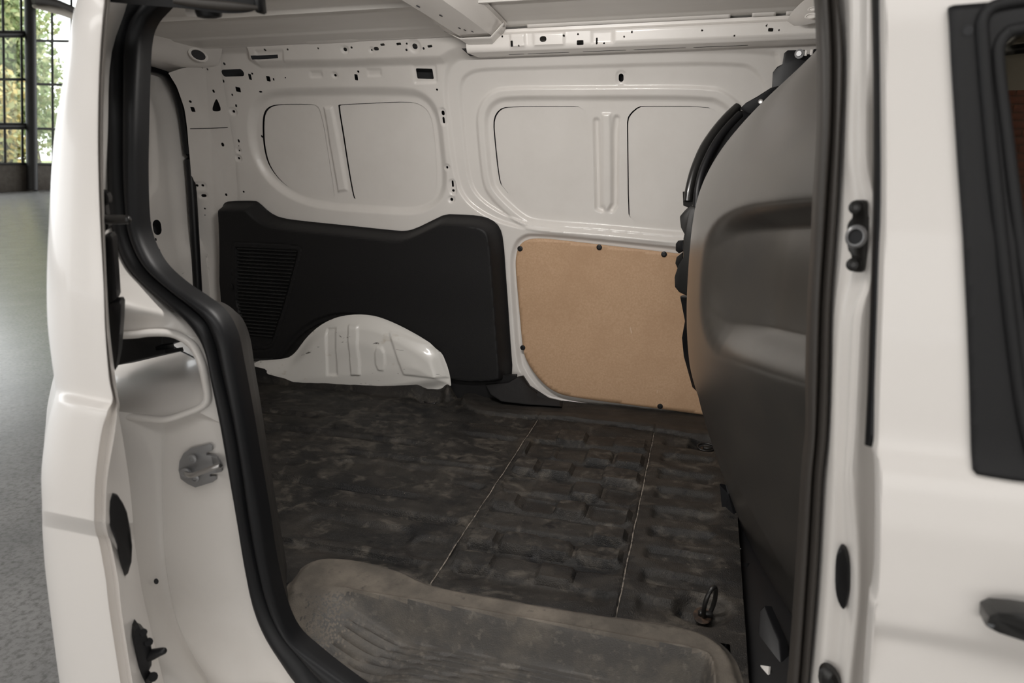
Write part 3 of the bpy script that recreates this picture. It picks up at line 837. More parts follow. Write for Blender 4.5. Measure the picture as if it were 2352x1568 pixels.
def rbox(X, Y, x0, x1, y0, y1, r):
    qx = np.abs(X - (x0 + x1) / 2) - ((x1 - x0) / 2 - r)
    qy = np.abs(Y - (y0 + y1) / 2) - ((y1 - y0) / 2 - r)
    return np.hypot(np.maximum(qx, 0), np.maximum(qy, 0)) + np.minimum(np.maximum(qx, qy), 0) - r


ring_spots = [[(-0.9587,2.2606)][0], [(0.0495,1.2648)][0], [(0.0486,2.1087)][0]]


def mat_fn(X, Y):
    z = np.full_like(X, 0.580)
    # long ribs pressed along the van
    yy = np.interp(Y, rowsY, np.arange(len(rowsY)))
    ph = np.abs(yy - np.round(yy))
    inner = sstep(1.20, 1.26, Y) * sstep(2.16, 2.08, Y)
    rib = sstep(0.10, 0.20, ph)
    left = sstep(-0.535, -0.56, X) * sstep(-1.9, -1.8, X)
    wander = 0.5 + 0.5 * np.sin(X * 5.1 + np.round(yy) * 2.3)
    z = z - 0.013 * (1 - rib) * inner * left * sstep(0.25, 0.55, wander)
    z = z - 0.011 * (1 - rib) * inner * sstep(-0.50, -0.48, X) * sstep(-0.12, -0.15, X)
    z = z - 0.012 * (1 - sstep(0.16, 0.30, ph)) * inner * sstep(-0.09, -0.07, X) * sstep(0.085, 0.055, X)
    for x0, x1, y0, y1, a in pads:
        z = z + a * sstep(0.004, -0.004, rbox(X, Y, x0, x1, y0, y1, 0.012))
    for cx, cy, w, h, a in blobs:
        z = z + a * sstep(0.008, -0.012, rbox(X, Y, cx - w, cx + w, cy - h, cy + h, 0.04))
    z = z + 0.0022 * np.sin(X * 23 + 3 * np.sin(Y * 9)) * np.sin(Y * 31 + 2 * np.sin(X * 7))
    z = z + 0.0010 * np.sin(X * 61 + 5 * np.sin(Y * 23)) * np.sin(Y * 77 + 3 * np.sin(X * 19))
    # folded seams across the mat
    for xs in (-0.52, -0.119):
        z = z + (-0.0035 * sstep(0.004, 0.0015, np.abs(X - xs)) + 0.0015 * sstep(0.016, 0.005, np.abs(X - xs + 0.012))) * sstep(2.21, 2.20, Y)
    for cx, cy in ring_spots:
        z = z - 0.022 * sstep(0.058, 0.035, np.hypot((X - cx) * 0.9, (Y - cy)))
    # up-turned flange along the far wall
    sl_ = polysdf(lipP, X, Y)
    z = z + 0.013 * sstep(0.006, -0.005, sl_) * sstep(-0.090, -0.030, sl_)
    z = z + 0.050 * sstep(2.24, 2.28, Y) * sstep(-0.86, -0.90, X)
    return X, Y, z


mat_keep = [(-2.0, 2.02), (-1.06, 1.07), (-0.86, 1.03), (-0.80, 1.13), (0.10, 1.165), (0.105, 1.02), (0.13, 1.02), (0.13, 2.37), (-0.80, 2.37), (-0.86, 2.29), (-2.0, 2.29)]
mat_body = sheet('mat_sheet', (-2.0, 0.135), (1.01, 2.37), 0.0055, mat_fn, 'mat_rubber', mat_obj, keep=mat_keep)
mat_body.data.materials.append(MATS['mat_flange'])
mc = np.empty(len(mat_body.data.polygons) * 3)
mat_body.data.polygons.foreach_get('center', mc)
mc = mc.reshape(-1, 3) + np.array(mat_obj.location)
mat_body.data.polygons.foreach_set('material_index', (polysdf(lipP, mc[:, 0], mc[:, 1]) < 0.002).astype(np.int32))
for xs in (-0.52, -0.119):
    sheet('seam', (xs - 0.0014, xs + 0.0014), (1.18, 2.215), 0.003, lambda X, Y: (X + 0.0008 * np.sin(Y * 40), Y, 0.5785 + 0.0022 * np.sin(X * 23 + 3 * np.sin(Y * 9)) * np.sin(Y * 31 + 2 * np.sin(X * 7))), 'seam_dust', mat_obj)

# ---------------------------------------------------------------- moulded plastic step tray in the doorway
tray = empty('step_tray', (-0.35, 1.0, 0.42))
tag(tray, 'dusty grey plastic step tray in the side doorway', 'step tray')
trayP = chaikin([(-0.767,1.01),(-0.7983,1.0522),(-0.8184,1.1094),(-0.823,1.164),(-0.8039,1.2052),(-0.7462,1.2215),(-0.6686,1.22),(-0.5904,1.2125),(-0.5449,1.1917),(-0.4947,1.18),(-0.3113,1.1795),(-0.1317,1.1841),(0.004,1.195),(0.0699,1.1794),(0.1085,1.1348),(0.1224,1.0657),(0.124,1.0054)] + [(0.115, 0.955), (-0.40, 0.955), (-0.615, 0.965), (-0.70, 1.0)], 2)
wellP = chaikin([(-1.0, 1.06), (-0.86, 1.085)] + [(-0.6811,1.1084),(-0.6576,1.1027),(-0.4767,1.1107),(-0.2503,1.1164),(-0.0405,1.118),(0.0427,1.1197),(0.0667,1.1054),(0.0711,1.0406)] + [(0.075, 0.80), (-1.0, 0.80)], 2)


def tray_fn(X, Y):
    z = np.full_like(X, 0.592)
    s = polysdf(trayP, X, Y)
    z = z - 0.012 * sstep(-0.022, 0.0, s) * sstep(1.02, 1.08, Y)
    w = -polysdf(wellP, X, Y)
    wid = 0.024
    t = np.clip(w / wid, 0, 1)
    drop = 0.082 * sstep(-0.735, -0.50, X) * sstep(0.10, 0.066, X)
    z = z - drop * (0.65 * t + 0.35 * t * t * (3 - 2 * t))
    z = z - 0.055 * sstep(1.09, 0.965, Y) * sstep(-0.48, -0.62, X)
    z = z + 0.0035 * sstep(0.008, 0.001, np.abs(w)) * sstep(-0.74, -0.66, X)
    d = w - wid
    g = np.abs((d / 0.0165) % 1.0 - 0.5)
    fade = sstep(-0.675, -0.655, X - 0.25 * (Y - 1.0)) * sstep(0.05, 0.03, X)
    z = z - 0.0042 * sstep(0.34, 0.44, g) * sstep(0.004, 0.008, d) * sstep(0.150, 0.146, d) * fade
    return X, Y, z


tray_shell = sheet('tray_shell', (-0.90, 0.16), (0.93, 1.24), 0.0035, tray_fn, 'tray_plastic', tray, keep=trayP)
# settled dust on the level rim
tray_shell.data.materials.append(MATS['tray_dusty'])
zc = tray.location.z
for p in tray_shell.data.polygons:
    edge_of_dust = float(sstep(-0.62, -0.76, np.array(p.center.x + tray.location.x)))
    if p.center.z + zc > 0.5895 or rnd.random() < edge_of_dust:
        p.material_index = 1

# ---------------------------------------------------------------- tie-down rings sunk in the floor
for k, (cx, cy) in enumerate(ring_spots):
    ring = empty('tie_down_ring', (cx, cy, 0.56))
    lab = ['small dark cargo tie-down ring in the floor well beside the wheel arch', 'black steel cargo ring standing upright in a rusty floor well by the step', 'small cargo tie-down ring at the foot of the bulkhead near the hardboard'][k]
    tag(ring, lab, 'tie-down', 'cargo tie-down rings in the van floor')
    rings('well', (cx, cy, 0.561), (0, 0, 1), [(0.023, 0.0), (0.021, 0.002), (0.015, 0.001), (0.001, 0.001)], 'rust', ring, 18, 1.2, 0.8)
    pts = []
    for a in np.linspace(0, math.pi * 2, 15)[:-1]:
        if k == 1:
            pts.append((cx + 0.012 + 0.010 * math.cos(a) + 0.004 * math.sin(a), cy + 0.021 * math.cos(a) * 0.6, 0.594 + 0.036 * math.sin(a)))
        else:
            pts.append((cx + 0.026 * math.cos(a), cy + 0.016 * math.sin(a), 0.570 + 0.006 * math.sin(a)))
    pts.append(pts[0])
    tube('loop', pts, 0.0048 if k == 1 else 0.0036, 'black_steel', ring, 10, 3)
    box('anchor', (cx + 0.006, cy, 0.566), (0.03, 0.014, 0.012), 'black_steel', ring, 0.003)
# ================================================================== bulkhead behind the seats
BZ = [0.42, 0.58, 0.65, 0.81, 0.93, 1.05, 1.15, 1.28, 1.377, 1.46, 1.53, 1.61, 1.67, 1.75, 1.85]
BX = [0.200, 0.130, 0.100, 0.036, -0.003, -0.022, -0.029, -0.029, -0.024, 0.006, 0.054, 0.126, 0.196, 0.25, 0.28]
BT = soft_table(BZ, BX)
recess = chaikin([(0.85, 1.425), (1.11, 1.405), (1.21, 1.392), (1.33, 1.375), (1.45, 1.34), (1.52, 1.28), (1.52, 1.16), (1.42, 1.100), (1.27, 1.130), (1.10, 1.160), (1.04, 1.172), (0.85, 1.20)], 2)


def bulk_fn(Y, Z):
    x = np.interp(Z, *BT)
    t = np.clip((1.66 - Y) / 0.72, 0, 1)
    x = x + 0.225 * t ** 1.3
    far = np.clip((Y - 1.66) / 0.42, 0, 1)
    x = x + 0.26 * far ** 1.9
    s = polysdf(recess, Y, Z)
    dep = np.interp(Z, [1.14, 1.30], [0.075, 0.042])
    x = x + 0.056 * sstep(0.35, -0.75, s / dep) * sstep(1.54, 1.24, Y)
    x = x + 0.020 * sstep(1.46, 1.52, Z) * sstep(1.05, 1.35, Y) * 0
    # flange fold low down
    fold = Z - (0.94 - 0.55 * (1.60 - Y))
    x = x + 0.012 * sstep(0.010, -0.010, fold) * sstep(1.75, 1.60, Y)
    return x, Y, Z


bulkhead = sheet('bulkhead', (0.985, 2.30), (0.50, 1.84), 0.005, bulk_fn, 'bulkhead_plastic', van, thick=0.006)
bulkhead['label'] = 'black bulging plastic bulkhead behind the seats'


def bulk_part(name, pts, depth, mat, bevel=0.004, nrm=(-0.35, -0.94, 0.0)):
    return plate(name, pts, nrm, depth, mat, bulkhead, bevel)


ch = [(0.0558,2.02,1.5958),(0.0327,1.99,1.5704),(0.0053,1.96,1.5344),(-0.021,1.93,1.4901),(-0.0391,1.9,1.4407),(-0.0495,1.88,1.3916),(-0.0524,1.87,1.3565)]
tube('cable_channel', ch, [0.012, 0.013, 0.0135, 0.0135, 0.013, 0.012, 0.011], 'satin_black', bulkhead, 10, 5, 1.0)
ch2 = [(0.0621,1.96,1.5751),(0.0298,1.93,1.5377),(0.0027,1.9,1.4953),(-0.019,1.87,1.4415),(-0.0282,1.85,1.3933),(-0.0289,1.84,1.3447)]
tube('edge_bead', ch2, 0.010, 'black_plastic', bulkhead, 8, 5)
bulk_part('top_bracket', [(0.1413,2.08,1.6437),(0.1394,2.08,1.6867),(0.1491,2.08,1.7007),(0.1616,2.08,1.7068),(0.1633,2.08,1.7338),(0.1713,2.08,1.741),(0.2122,2.08,1.7406),(0.2155,2.08,1.7298),(0.2348,2.08,1.7291),(0.2377,2.08,1.7418),(0.2587,2.08,1.7431),(0.2754,2.08,1.6893),(0.2746,2.08,1.6024),(0.1762,2.08,1.6041)], 0.03, 'black_plastic')
bc = [(0.2017,2.06,1.7278)][0]
rings('bracket_bolt', bc, (-0.3, -1, 0), [(0.012, -0.004), (0.012, 0.006), (0.007, 0.008), (0.0065, 0.012), (0.0005, 0.012)], 'grey_steel', bulkhead, 16)
for q in [(0.2159,2.055,1.7288),(0.2294,2.055,1.7304)]:
    box('bracket_slot', q, (0.007, 0.004, 0.014), 'white_paint', bulkhead, 0.001)
bulk_part('hose_clip', [(0.06,2.0,1.5902),(0.0741,2.0,1.6053),(0.103,2.0,1.622),(0.1334,2.0,1.6417),(0.1646,2.0,1.6484),(0.1567,2.0,1.6209),(0.1266,2.0,1.6),(0.0853,2.0,1.5767)], 0.02, 'black_plastic')
rings('clip_screw', [(0.1099,1.965,1.6056)][0], (-0.4, -1, 0.2), [(0.006, -0.01), (0.006, 0.002), (0.003, 0.003), (0.0005, 0.003)], 'zinc', bulkhead, 12)
bulk_part('upper_clamp', [(-0.0687,1.88,1.3802),(-0.0458,1.88,1.385),(-0.0416,1.88,1.3561),(-0.031,1.86,1.3686),(-0.0227,1.86,1.3433),(-0.0398,1.87,1.3344),(-0.0652,1.88,1.3444)], 0.03, 'satin_black')
latch = [(-0.0595,1.86,1.337),(-0.0449,1.86,1.3484),(-0.0292,1.85,1.345),(-0.0227,1.84,1.3173),(-0.0271,1.84,1.2726),(-0.0212,1.83,1.2063),(-0.0193,1.82,1.1508),(-0.0239,1.82,1.1205),(-0.0368,1.83,1.1096),(-0.0601,1.84,1.1169),(-0.0723,1.84,1.1304),(-0.075,1.84,1.1561),(-0.0697,1.84,1.1796),(-0.057,1.85,1.2018),(-0.0589,1.85,1.2648),(-0.056,1.86,1.283),(-0.0683,1.86,1.3008),(-0.0718,1.86,1.321)]
bulk_part('latch_cover', latch, 0.05, 'satin_black', 0.012)
bulk_part('latch_clip', [(-0.0787,1.9,1.2408),(-0.0735,1.9,1.2492),(-0.0596,1.89,1.252),(-0.0556,1.89,1.2253),(-0.0691,1.9,1.2152),(-0.0776,1.9,1.2219)], 0.02, 'black_plastic')
bulk_part('latch_clip', [(-0.0742,1.9,1.2055),(-0.0598,1.89,1.2193),(-0.0552,1.89,1.1841),(-0.0687,1.9,1.1724),(-0.0766,1.9,1.1876)], 0.02, 'satin_black')
bulk_part('edge_flange', [(-0.0564,1.88,1.102),(-0.0305,1.86,1.1027),(-0.031,1.86,1.0413),(-0.0209,1.85,0.9651),(-0.0035,1.84,0.8825),(0.006,1.84,0.8456),(-0.0065,1.87,0.8469),(-0.0359,1.88,0.9304),(-0.0454,1.88,0.9861),(-0.0394,1.88,1.0361)], 0.02, 'black_plastic')
bulk_part('back_flange', [(0.0566,2.03,1.5897),(0.0214,2.0,1.5466),(-0.0168,1.97,1.488),(-0.0371,1.95,1.4284),(-0.0459,1.93,1.3665),(-0.0372,1.92,1.3098),(0.0278,1.92,1.3115),(0.0727,1.95,1.4459),(0.1288,2.0,1.5761)], 0.01, 'black_plastic')
# dark brackets between floor mat and bulkhead foot
for k, (pts, m) in enumerate((([(0.0807,1.72,0.6391),(0.1044,1.72,0.6172),(0.138,1.62,0.5399),(0.1299,1.62,0.5112),(0.0972,1.7,0.5374)], 'black_plastic'),
                              ([(0.123,1.5,0.5509),(0.1471,1.5,0.5529),(0.1605,1.34,0.5215),(0.1648,1.22,0.4902),(0.1494,1.24,0.4907),(0.1407,1.36,0.5246)], 'black_plastic'),
                              ([(0.1622,1.3,0.5724),(0.1695,1.3,0.5843),(0.1936,1.22,0.5679),(0.1968,1.12,0.5252),(0.1528,1.12,0.5141),(0.1532,1.22,0.5285)], 'black_plastic'))):
    plate('foot_bracket', pts, (-0.8, -0.5, 0.3), 0.02, m, bulkhead, 0.004)
for pts in ([(0.1301,1.56,0.5479),(0.1337,1.56,0.5534),(0.1358,1.55,0.5239),(0.1322,1.55,0.5184)], [(0.1571,1.16,0.5517),(0.1702,1.15,0.5602),(0.1682,1.13,0.542),(0.1589,1.14,0.535)], [(0.1455,1.29,0.5343),(0.1479,1.29,0.5454),(0.1524,1.26,0.5065),(0.15,1.26,0.4954)]):
    plate('white_gap', pts, (-0.8, -0.5, 0.3), 0.004, 'white_paint', bulkhead)

# ================================================================== rubber seal around the doorway
# two facing lengths of the same door rubber
sealL = [(-0.9738,1.0615,1.7788),(-0.9776,1.0389,1.7222),(-0.9905,1.0256,1.6854),(-0.9941,1.0129,1.6429),(-0.9906,0.9958,1.5859),(-0.9873,0.978,1.5149),(-0.9868,0.9637,1.4437),(-0.9847,0.953,1.3795),(-0.9794,0.9497,1.3467),(-0.9617,0.9447,1.2971),(-0.9314,0.9415,1.265),(-0.8764,0.9384,1.2253),(-0.8438,0.9368,1.2025),(-0.8199,0.935,1.1748),(-0.8041,0.9329,1.1441),(-0.7984,0.93,1.0985),(-0.7927,0.93,1.0228),(-0.788,0.93,0.936),(-0.7811,0.93,0.8392),(-0.7782,0.93,0.7506),(-0.7716,0.93,0.6642),(-0.7559,0.93,0.6021),(-0.726,0.93,0.5441),(-0.6961,0.93,0.5014),(-0.6236,0.93,0.4268)]
sealM = [(-0.9314,1.0574,1.7686),(-0.9437,1.0375,1.7188),(-0.9618,1.0263,1.6876),(-0.9692,1.0143,1.6476),(-0.9633,0.9956,1.5852),(-0.9592,0.9779,1.5147),(-0.9576,0.9638,1.4439),(-0.9532,0.9534,1.3839),(-0.95,0.9497,1.3469),(-0.935,0.9459,1.3093),(-0.9102,0.943,1.2801),(-0.8642,0.9399,1.2484),(-0.8293,0.9383,1.2251),(-0.8018,0.9367,1.2008),(-0.7876,0.9342,1.1628),(-0.7791,0.9312,1.118),(-0.767,0.93,1.0362),(-0.7609,0.93,0.9506),(-0.7584,0.93,0.8455),(-0.7515,0.93,0.7554),(-0.7396,0.93,0.6725),(-0.7162,0.93,0.6107),(-0.6799,0.93,0.5627),(-0.64,0.93,0.5112),(-0.558,0.93,0.4445)]
sealR = [(-0.8635,1.0527,1.7569),(-0.91,1.0356,1.7141),(-0.9318,1.0273,1.6911),(-0.941,1.0182,1.6606),(-0.9388,0.9996,1.5987),(-0.9358,0.9779,1.5145),(-0.936,0.9638,1.4441),(-0.9345,0.953,1.38),(-0.9311,0.9495,1.3453),(-0.9167,0.9461,1.3115),(-0.8954,0.9435,1.2852),(-0.8581,0.9409,1.259),(-0.8194,0.9392,1.2383),(-0.7866,0.9377,1.2159),(-0.7664,0.9353,1.1794),(-0.7575,0.9318,1.1274),(-0.7486,0.93,1.0422),(-0.7428,0.93,0.9529),(-0.7357,0.93,0.8455),(-0.7318,0.93,0.759),(-0.7204,0.93,0.6688),(-0.6974,0.93,0.6033),(-0.6528,0.93,0.565),(-0.5887,0.93,0.5239),(-0.4939,0.93,0.4716)]


def seal_rows(L, M, Rr):
    rows = []
    for a, m, b in zip(L, M, Rr):
        a, m, b = map(np.array, (a, m, b))
        d = np.array((0, 1.0, 0))
        rows.append([a + d * 0.03, a + d * 0.010, a * 0.85 + m * 0.15 - d * 0.004, a * 0.6 + m * 0.4 - d * 0.013, a * 0.35 + m * 0.65 - d * 0.012, a * 0.1 + m * 0.9 - d * 0.003, m + d * 0.004,
                     m * 0.75 + b * 0.25 - d * 0.005, m * 0.4 + b * 0.6 - d * 0.005, m * 0.1 + b * 0.9 + d * 0.002, b + d * 0.012, b + d * 0.035])
    return rows


seal = loft('door_seal', seal_rows(sealL, sealM, sealR), 'rubber', van, nu=2, nv=5, smooth_u=True, sharp=60)
rsl = [(0.1083,1.0337,1.7091),(0.1148,1.0197,1.6658),(0.1187,1.0101,1.6336),(0.1236,0.9957,1.5856),(0.1293,0.9762,1.5061),(0.1317,0.9584,1.4169),(0.1344,0.9516,1.3663),(0.1377,0.9438,1.288),(0.1446,0.9361,1.1913),(0.1526,0.9308,1.1114),(0.1539,0.93,1.0467),(0.1613,0.93,0.9122),(0.1705,0.93,0.7143),(0.1713,0.93,0.608)]
rsm = [(0.1257,1.0332,1.7079),(0.1297,1.0195,1.6649),(0.1339,1.0099,1.6329),(0.1388,0.9955,1.5851),(0.1436,0.9762,1.506),(0.1461,0.9584,1.4172),(0.1477,0.9517,1.3668),(0.1508,0.9439,1.2888),(0.1578,0.9362,1.1925),(0.1628,0.9308,1.1126),(0.1654,0.93,1.0483),(0.1737,0.93,0.9144),(0.1835,0.93,0.7175),(0.1859,0.93,0.6121)]
rsr = [(0.1329,1.033,1.7074),(0.1388,1.0193,1.6644),(0.1456,1.0097,1.6323),(0.1509,0.9954,1.5847),(0.1541,0.9762,1.5059),(0.1582,0.9585,1.4174),(0.16,0.9517,1.3672),(0.1627,0.944,1.2895),(0.171,0.9362,1.1937),(0.1767,0.9309,1.1142),(0.1778,0.93,1.05),(0.1871,0.93,0.9169),(0.1958,0.93,0.7205),(0.1967,0.93,0.6151)]
loft('door_seal', seal_rows(rsr, rsm, rsl), 'dusty_rubber', van, nu=2, nv=5, smooth_u=True, sharp=60)

# dark moulded cover between the seal and the load floor
cov_a = [(-0.8937,0.9706,1.2555),(-0.8451,0.9687,1.2307),(-0.8113,0.9672,1.2076),(-0.7904,0.9647,1.17),(-0.7813,0.9611,1.1164),(-0.7728,0.96,1.0281),(-0.7667,0.96,0.9359),(-0.7594,0.96,0.8251),(-0.7554,0.96,0.7357),(-0.7436,0.96,0.6427),(-0.7199,0.96,0.575),(-0.6739,0.96,0.5355),(-0.6077,0.96,0.493)]
cov_b = [(-0.963,1.05,1.2365),(-0.973,1.14,1.1897),(-0.9462,1.16,1.1799),(-0.9211,1.17,1.1562),(-0.9054,1.17,1.1126),(-0.894,1.16,1.0501),(-0.8805,1.15,0.9681),(-0.8672,1.14,0.8548),(-0.8504,1.13,0.718),(-0.8281,1.11,0.6276),(-0.8005,1.08,0.5561),(-0.7458,1.03,0.5085),(-0.634,1.0,0.4379)]
cover = empty('pillar_cover', (-0.85, 1.05, 0.6))
tag(cover, 'dark grey plastic pillar cover beside the door seal', 'pillar cover')
rows = []
for a, b in zip(cov_a, cov_b):
    a, b = np.array(a), np.array(b)
    m1 = a * 0.6 + b * 0.4 + np.array((0.004, -0.004, 0.004))
    m2 = a * 0.15 + b * 0.85 + np.array((0.006, -0.004, 0.006))
    rows.append([a, m1, m2, b, b + np.array((-0.03, 0.05, -0.02))])
loft('cover_shell', rows, 'grey_trim', cover, nu=3, nv=5, smooth_u=True, sharp=60)

# ================================================================== quarter panel: the white door jamb on the hinge-track side
upper = [[(-0.9546,0.95,1.7466),(-0.9579,1.01,1.7599),(-0.9556,1.05,1.7685)], [(-0.9378,0.93,1.7049),(-0.9487,0.99,1.7168),(-0.955,1.03,1.7247)], [(-0.9224,0.9,1.6261),(-0.9577,0.96,1.6349),(-0.9832,1.01,1.6421)], [(-0.9249,0.88,1.5117),(-0.9613,0.94,1.5137),(-0.9843,0.985,1.5151)],
         [(-0.9238,0.86,1.4145),(-0.9717,0.93,1.4096),(-0.985,0.965,1.4073)], [(-0.9278,0.86,1.354),(-0.9651,0.92,1.3461),(-0.9764,0.955,1.3418)], [(-0.9225,0.85,1.3075),(-0.9412,0.905,1.2981),(-0.9586,0.955,1.288)], [(-0.9137,0.84,1.2784),(-0.9148,0.895,1.2683),(-0.9224,0.952,1.2574)],
         [(-0.898,0.825,1.258),(-0.8907,0.88,1.2485),(-0.8827,0.95,1.2224)], [(-0.9066,0.83,1.2411),(-0.8773,0.885,1.2286),(-0.8664,0.95,1.2111)], [(-0.9229,0.845,1.2153),(-0.8913,0.9,1.2043),(-0.8454,0.948,1.1959)], [(-0.9328,0.85,1.1916),(-0.8906,0.905,1.1835),(-0.8268,0.947,1.1711)]]
quarter = loft('quarter_panel', upper, 'white_paint', van, nu=5, nv=4, smooth_u=True, sharp=50)
strip = [[(-0.8469,0.93,1.1787),(-0.8364,0.938,1.1758),(-0.825,0.947,1.1712)], [(-0.8287,0.932,1.1579),(-0.8223,0.94,1.15),(-0.8135,0.947,1.1393)], [(-0.8173,0.934,1.1255),(-0.8159,0.94,1.1198),(-0.8117,0.947,1.1141)], [(-0.8164,0.936,1.0933),(-0.8135,0.941,1.0919),(-0.8078,0.947,1.0904)],
         [(-0.8183,0.936,1.0609),(-0.8141,0.941,1.0555),(-0.806,0.947,1.05)], [(-0.8319,0.93,1.0389),(-0.8191,0.94,1.0266),(-0.8035,0.947,1.0149)]]
loft('jamb_strip', strip, 'white_paint', quarter, nu=3, nv=4, smooth_u=True)
pocket = [[(-0.9854,0.865,1.0519),(-0.9375,0.885,1.043),(-0.8864,0.905,1.0312),(-0.8521,0.922,1.0414),(-0.8195,0.936,1.0592)], [(-0.9958,0.875,1.0519),(-0.9466,0.895,1.0464),(-0.8945,0.915,1.0363),(-0.86,0.93,1.0466),(-0.8299,0.945,1.0631)],
          [(-1.0747,0.95,1.0472),(-1.0036,0.955,1.0524),(-0.9385,0.965,1.0596),(-0.8979,0.975,1.0685),(-0.8445,0.965,1.081)], [(-1.1804,1.05,1.0383),(-1.0948,1.05,1.0571),(-1.0212,1.06,1.0769),(-0.9588,1.05,1.0905),(-0.8588,0.985,1.1023)],
          [(-1.2525,1.12,1.0414),(-1.162,1.12,1.0606),(-1.0745,1.12,1.0811),(-0.9831,1.08,1.0996),(-0.8729,1.0,1.1157)], [(-1.2596,1.14,1.1092),(-1.1713,1.14,1.1154),(-1.0859,1.14,1.1214),(-0.977,1.08,1.1395),(-0.8743,0.99,1.1531)]]
loft('track_pocket', pocket, 'white_paint', quarter, nu=5, nv=4, smooth_u=True)
fl = [(-0.9473,0.855,1.1892),(-0.9219,0.865,1.19),(-0.897,0.88,1.1894),(-0.8803,0.895,1.1898),(-0.8594,0.915,1.1854),(-0.8449,0.927,1.175),(-0.8287,0.932,1.1579),(-0.8189,0.934,1.1269),(-0.8173,0.936,1.0932),(-0.8177,0.936,1.065),(-0.8263,0.932,1.0518),(-0.8523,0.922,1.0398),(-0.8846,0.905,1.0306),(-0.919,0.893,1.0339),(-0.9598,0.875,1.0444),(-0.9859,0.865,1.0494)]
tube('pocket_flange', fl, 0.0065, 'white_paint', quarter, 10, 5, 1.3, (0, -1, 0))
plate('track_and_shade', [(-1.0757,0.97,1.145),(-1.0095,0.98,1.1523),(-0.944,0.99,1.157),(-0.9488,0.99,1.1392),(-0.9664,0.99,1.1328),(-0.9669,0.99,1.1244),(-0.9467,0.99,1.1285),(-0.945,0.99,1.1211),(-0.9978,0.98,1.1078),(-1.0484,0.97,1.0947),(-1.0874,0.97,1.087)], (0.2, -1, 0.2), 0.06, 'black_plastic', quarter, 0.004)  # black track, carried up to paint in the shade at the pocket's top
tube('release_cable', [(-0.9988,1.05,1.127),(-0.9757,1.05,1.1121),(-0.9064,1.01,1.1134),(-0.8472,0.965,1.12),(-0.8297,0.952,1.1174),(-0.8185,0.942,1.1134)], 0.0016, 'black_plastic', quarter, 6, 4)
tube('cable_end', [(-0.8253,0.948,1.119),(-0.8145,0.938,1.1119)], 0.0028, 'grey_steel', quarter, 8, 1)
lower = [[(-0.954,0.85,1.0624),(-0.9251,0.9,1.0371),(-0.9042,0.918,1.0275),(-0.8955,0.925,1.0282),(-0.8498,0.942,1.0474),(-0.8022,0.949,1.0497)], [(-0.9406,0.835,0.983),(-0.9348,0.9,0.9544),(-0.9252,0.924,0.9448),(-0.9185,0.929,0.9434),(-0.8631,0.94,0.9455),(-0.7985,0.947,0.9421)],
         [(-0.937,0.83,0.9045),(-0.9474,0.902,0.8652),(-0.9412,0.926,0.8535),(-0.9332,0.931,0.852),(-0.8674,0.941,0.8566),(-0.7936,0.947,0.8644)], [(-0.923,0.82,0.8286),(-0.9554,0.902,0.7737),(-0.9528,0.926,0.7597),(-0.9445,0.931,0.7581),(-0.8709,0.941,0.7646),(-0.7897,0.947,0.7748)],
         [(-0.9298,0.82,0.7408),(-0.9553,0.9,0.6813),(-0.9543,0.924,0.6651),(-0.9458,0.929,0.6633),(-0.8644,0.941,0.6708),(-0.7837,0.947,0.6823)], [(-0.9158,0.81,0.6613),(-0.9322,0.89,0.5965),(-0.938,0.919,0.573),(-0.9282,0.925,0.5706),(-0.8456,0.939,0.5777),(-0.7656,0.947,0.589)],
         [(-0.9147,0.8,0.5606),(-0.8735,0.88,0.5012),(-0.8788,0.912,0.4721),(-0.8666,0.919,0.469),(-0.7874,0.937,0.4729),(-0.7029,0.947,0.4849)], [(-0.9177,0.8,0.4318),(-0.7852,0.88,0.3897),(-0.7792,0.908,0.3637),(-0.7647,0.915,0.3608),(-0.6894,0.935,0.3621),(-0.59,0.947,0.3781)]]
loft('lower_jamb', lower, 'white_paint', quarter, nu=4, nv=5, smooth_u=True, sharp=60)
jh = [(-0.9483,0.893,0.7025)][0]
rings('drain_hole', jh, (0.6, -0.8, 0), [(0.0052, 0.001), (0.0045, 0.002), (0.003, 0.0015), (0.0003, 0.0015)], 'cavity_shade', quarter, 14, 0.8, 1.2)
# inner side of the quarter, closing the load space behind the jamb
qin = [[(-1.13, 1.125, z), (-1.30, 1.29, z), (-1.55, 1.535, z), (-2.03, 2.015, z)] for z in (0.45, 1.0, 1.5, 1.88)]
loft('inner_quarter', qin, 'white_paint', quarter, nv=2, thick=0.01)
# sill, floor and upper rail that close the doorway
box('door_sill', (0.19, 0.88, 0.36), (1.96, 0.15, 0.24), 'body_paint', van, 0.03)
box('underbody', (0.20, 1.66, 0.38), (1.96, 1.36, 0.18), 'black_plastic', van, 0.02)
box('floor_pan', (0.62, 1.65, 0.51), (1.05, 1.36, 0.08), 'black_plastic', van, 0.01)
box('upper_door_rail', (-0.35, 1.09, 1.815), (1.40, 0.16, 0.11), 'white_paint', van, 0.02)

# ---------------------------------------------------------------- door striker on the jamb
sp = [(-0.8896,0.922,0.9245),(-0.885,0.922,0.9423),(-0.8758,0.924,0.958),(-0.8618,0.927,0.9685),(-0.8256,0.934,0.9784),(-0.8204,0.935,0.9752),(-0.8205,0.935,0.9676),(-0.8325,0.933,0.9628),(-0.8333,0.933,0.9568),(-0.8192,0.936,0.9563),(-0.8114,0.938,0.9445),(-0.8078,0.938,0.9296),(-0.8104,0.938,0.9241),(-0.8322,0.934,0.9179),(-0.8329,0.934,0.9126),(-0.8221,0.936,0.9149),(-0.8221,0.936,0.9079),(-0.8296,0.935,0.9022),(-0.864,0.929,0.8898),(-0.8775,0.926,0.8964),(-0.8885,0.923,0.9068)]
striker = plate('striker', sp, (0.25, -0.97, 0.0), 0.005, 'grey_steel', van, 0.0018)
sn = (0.22, -0.97, 0.05)
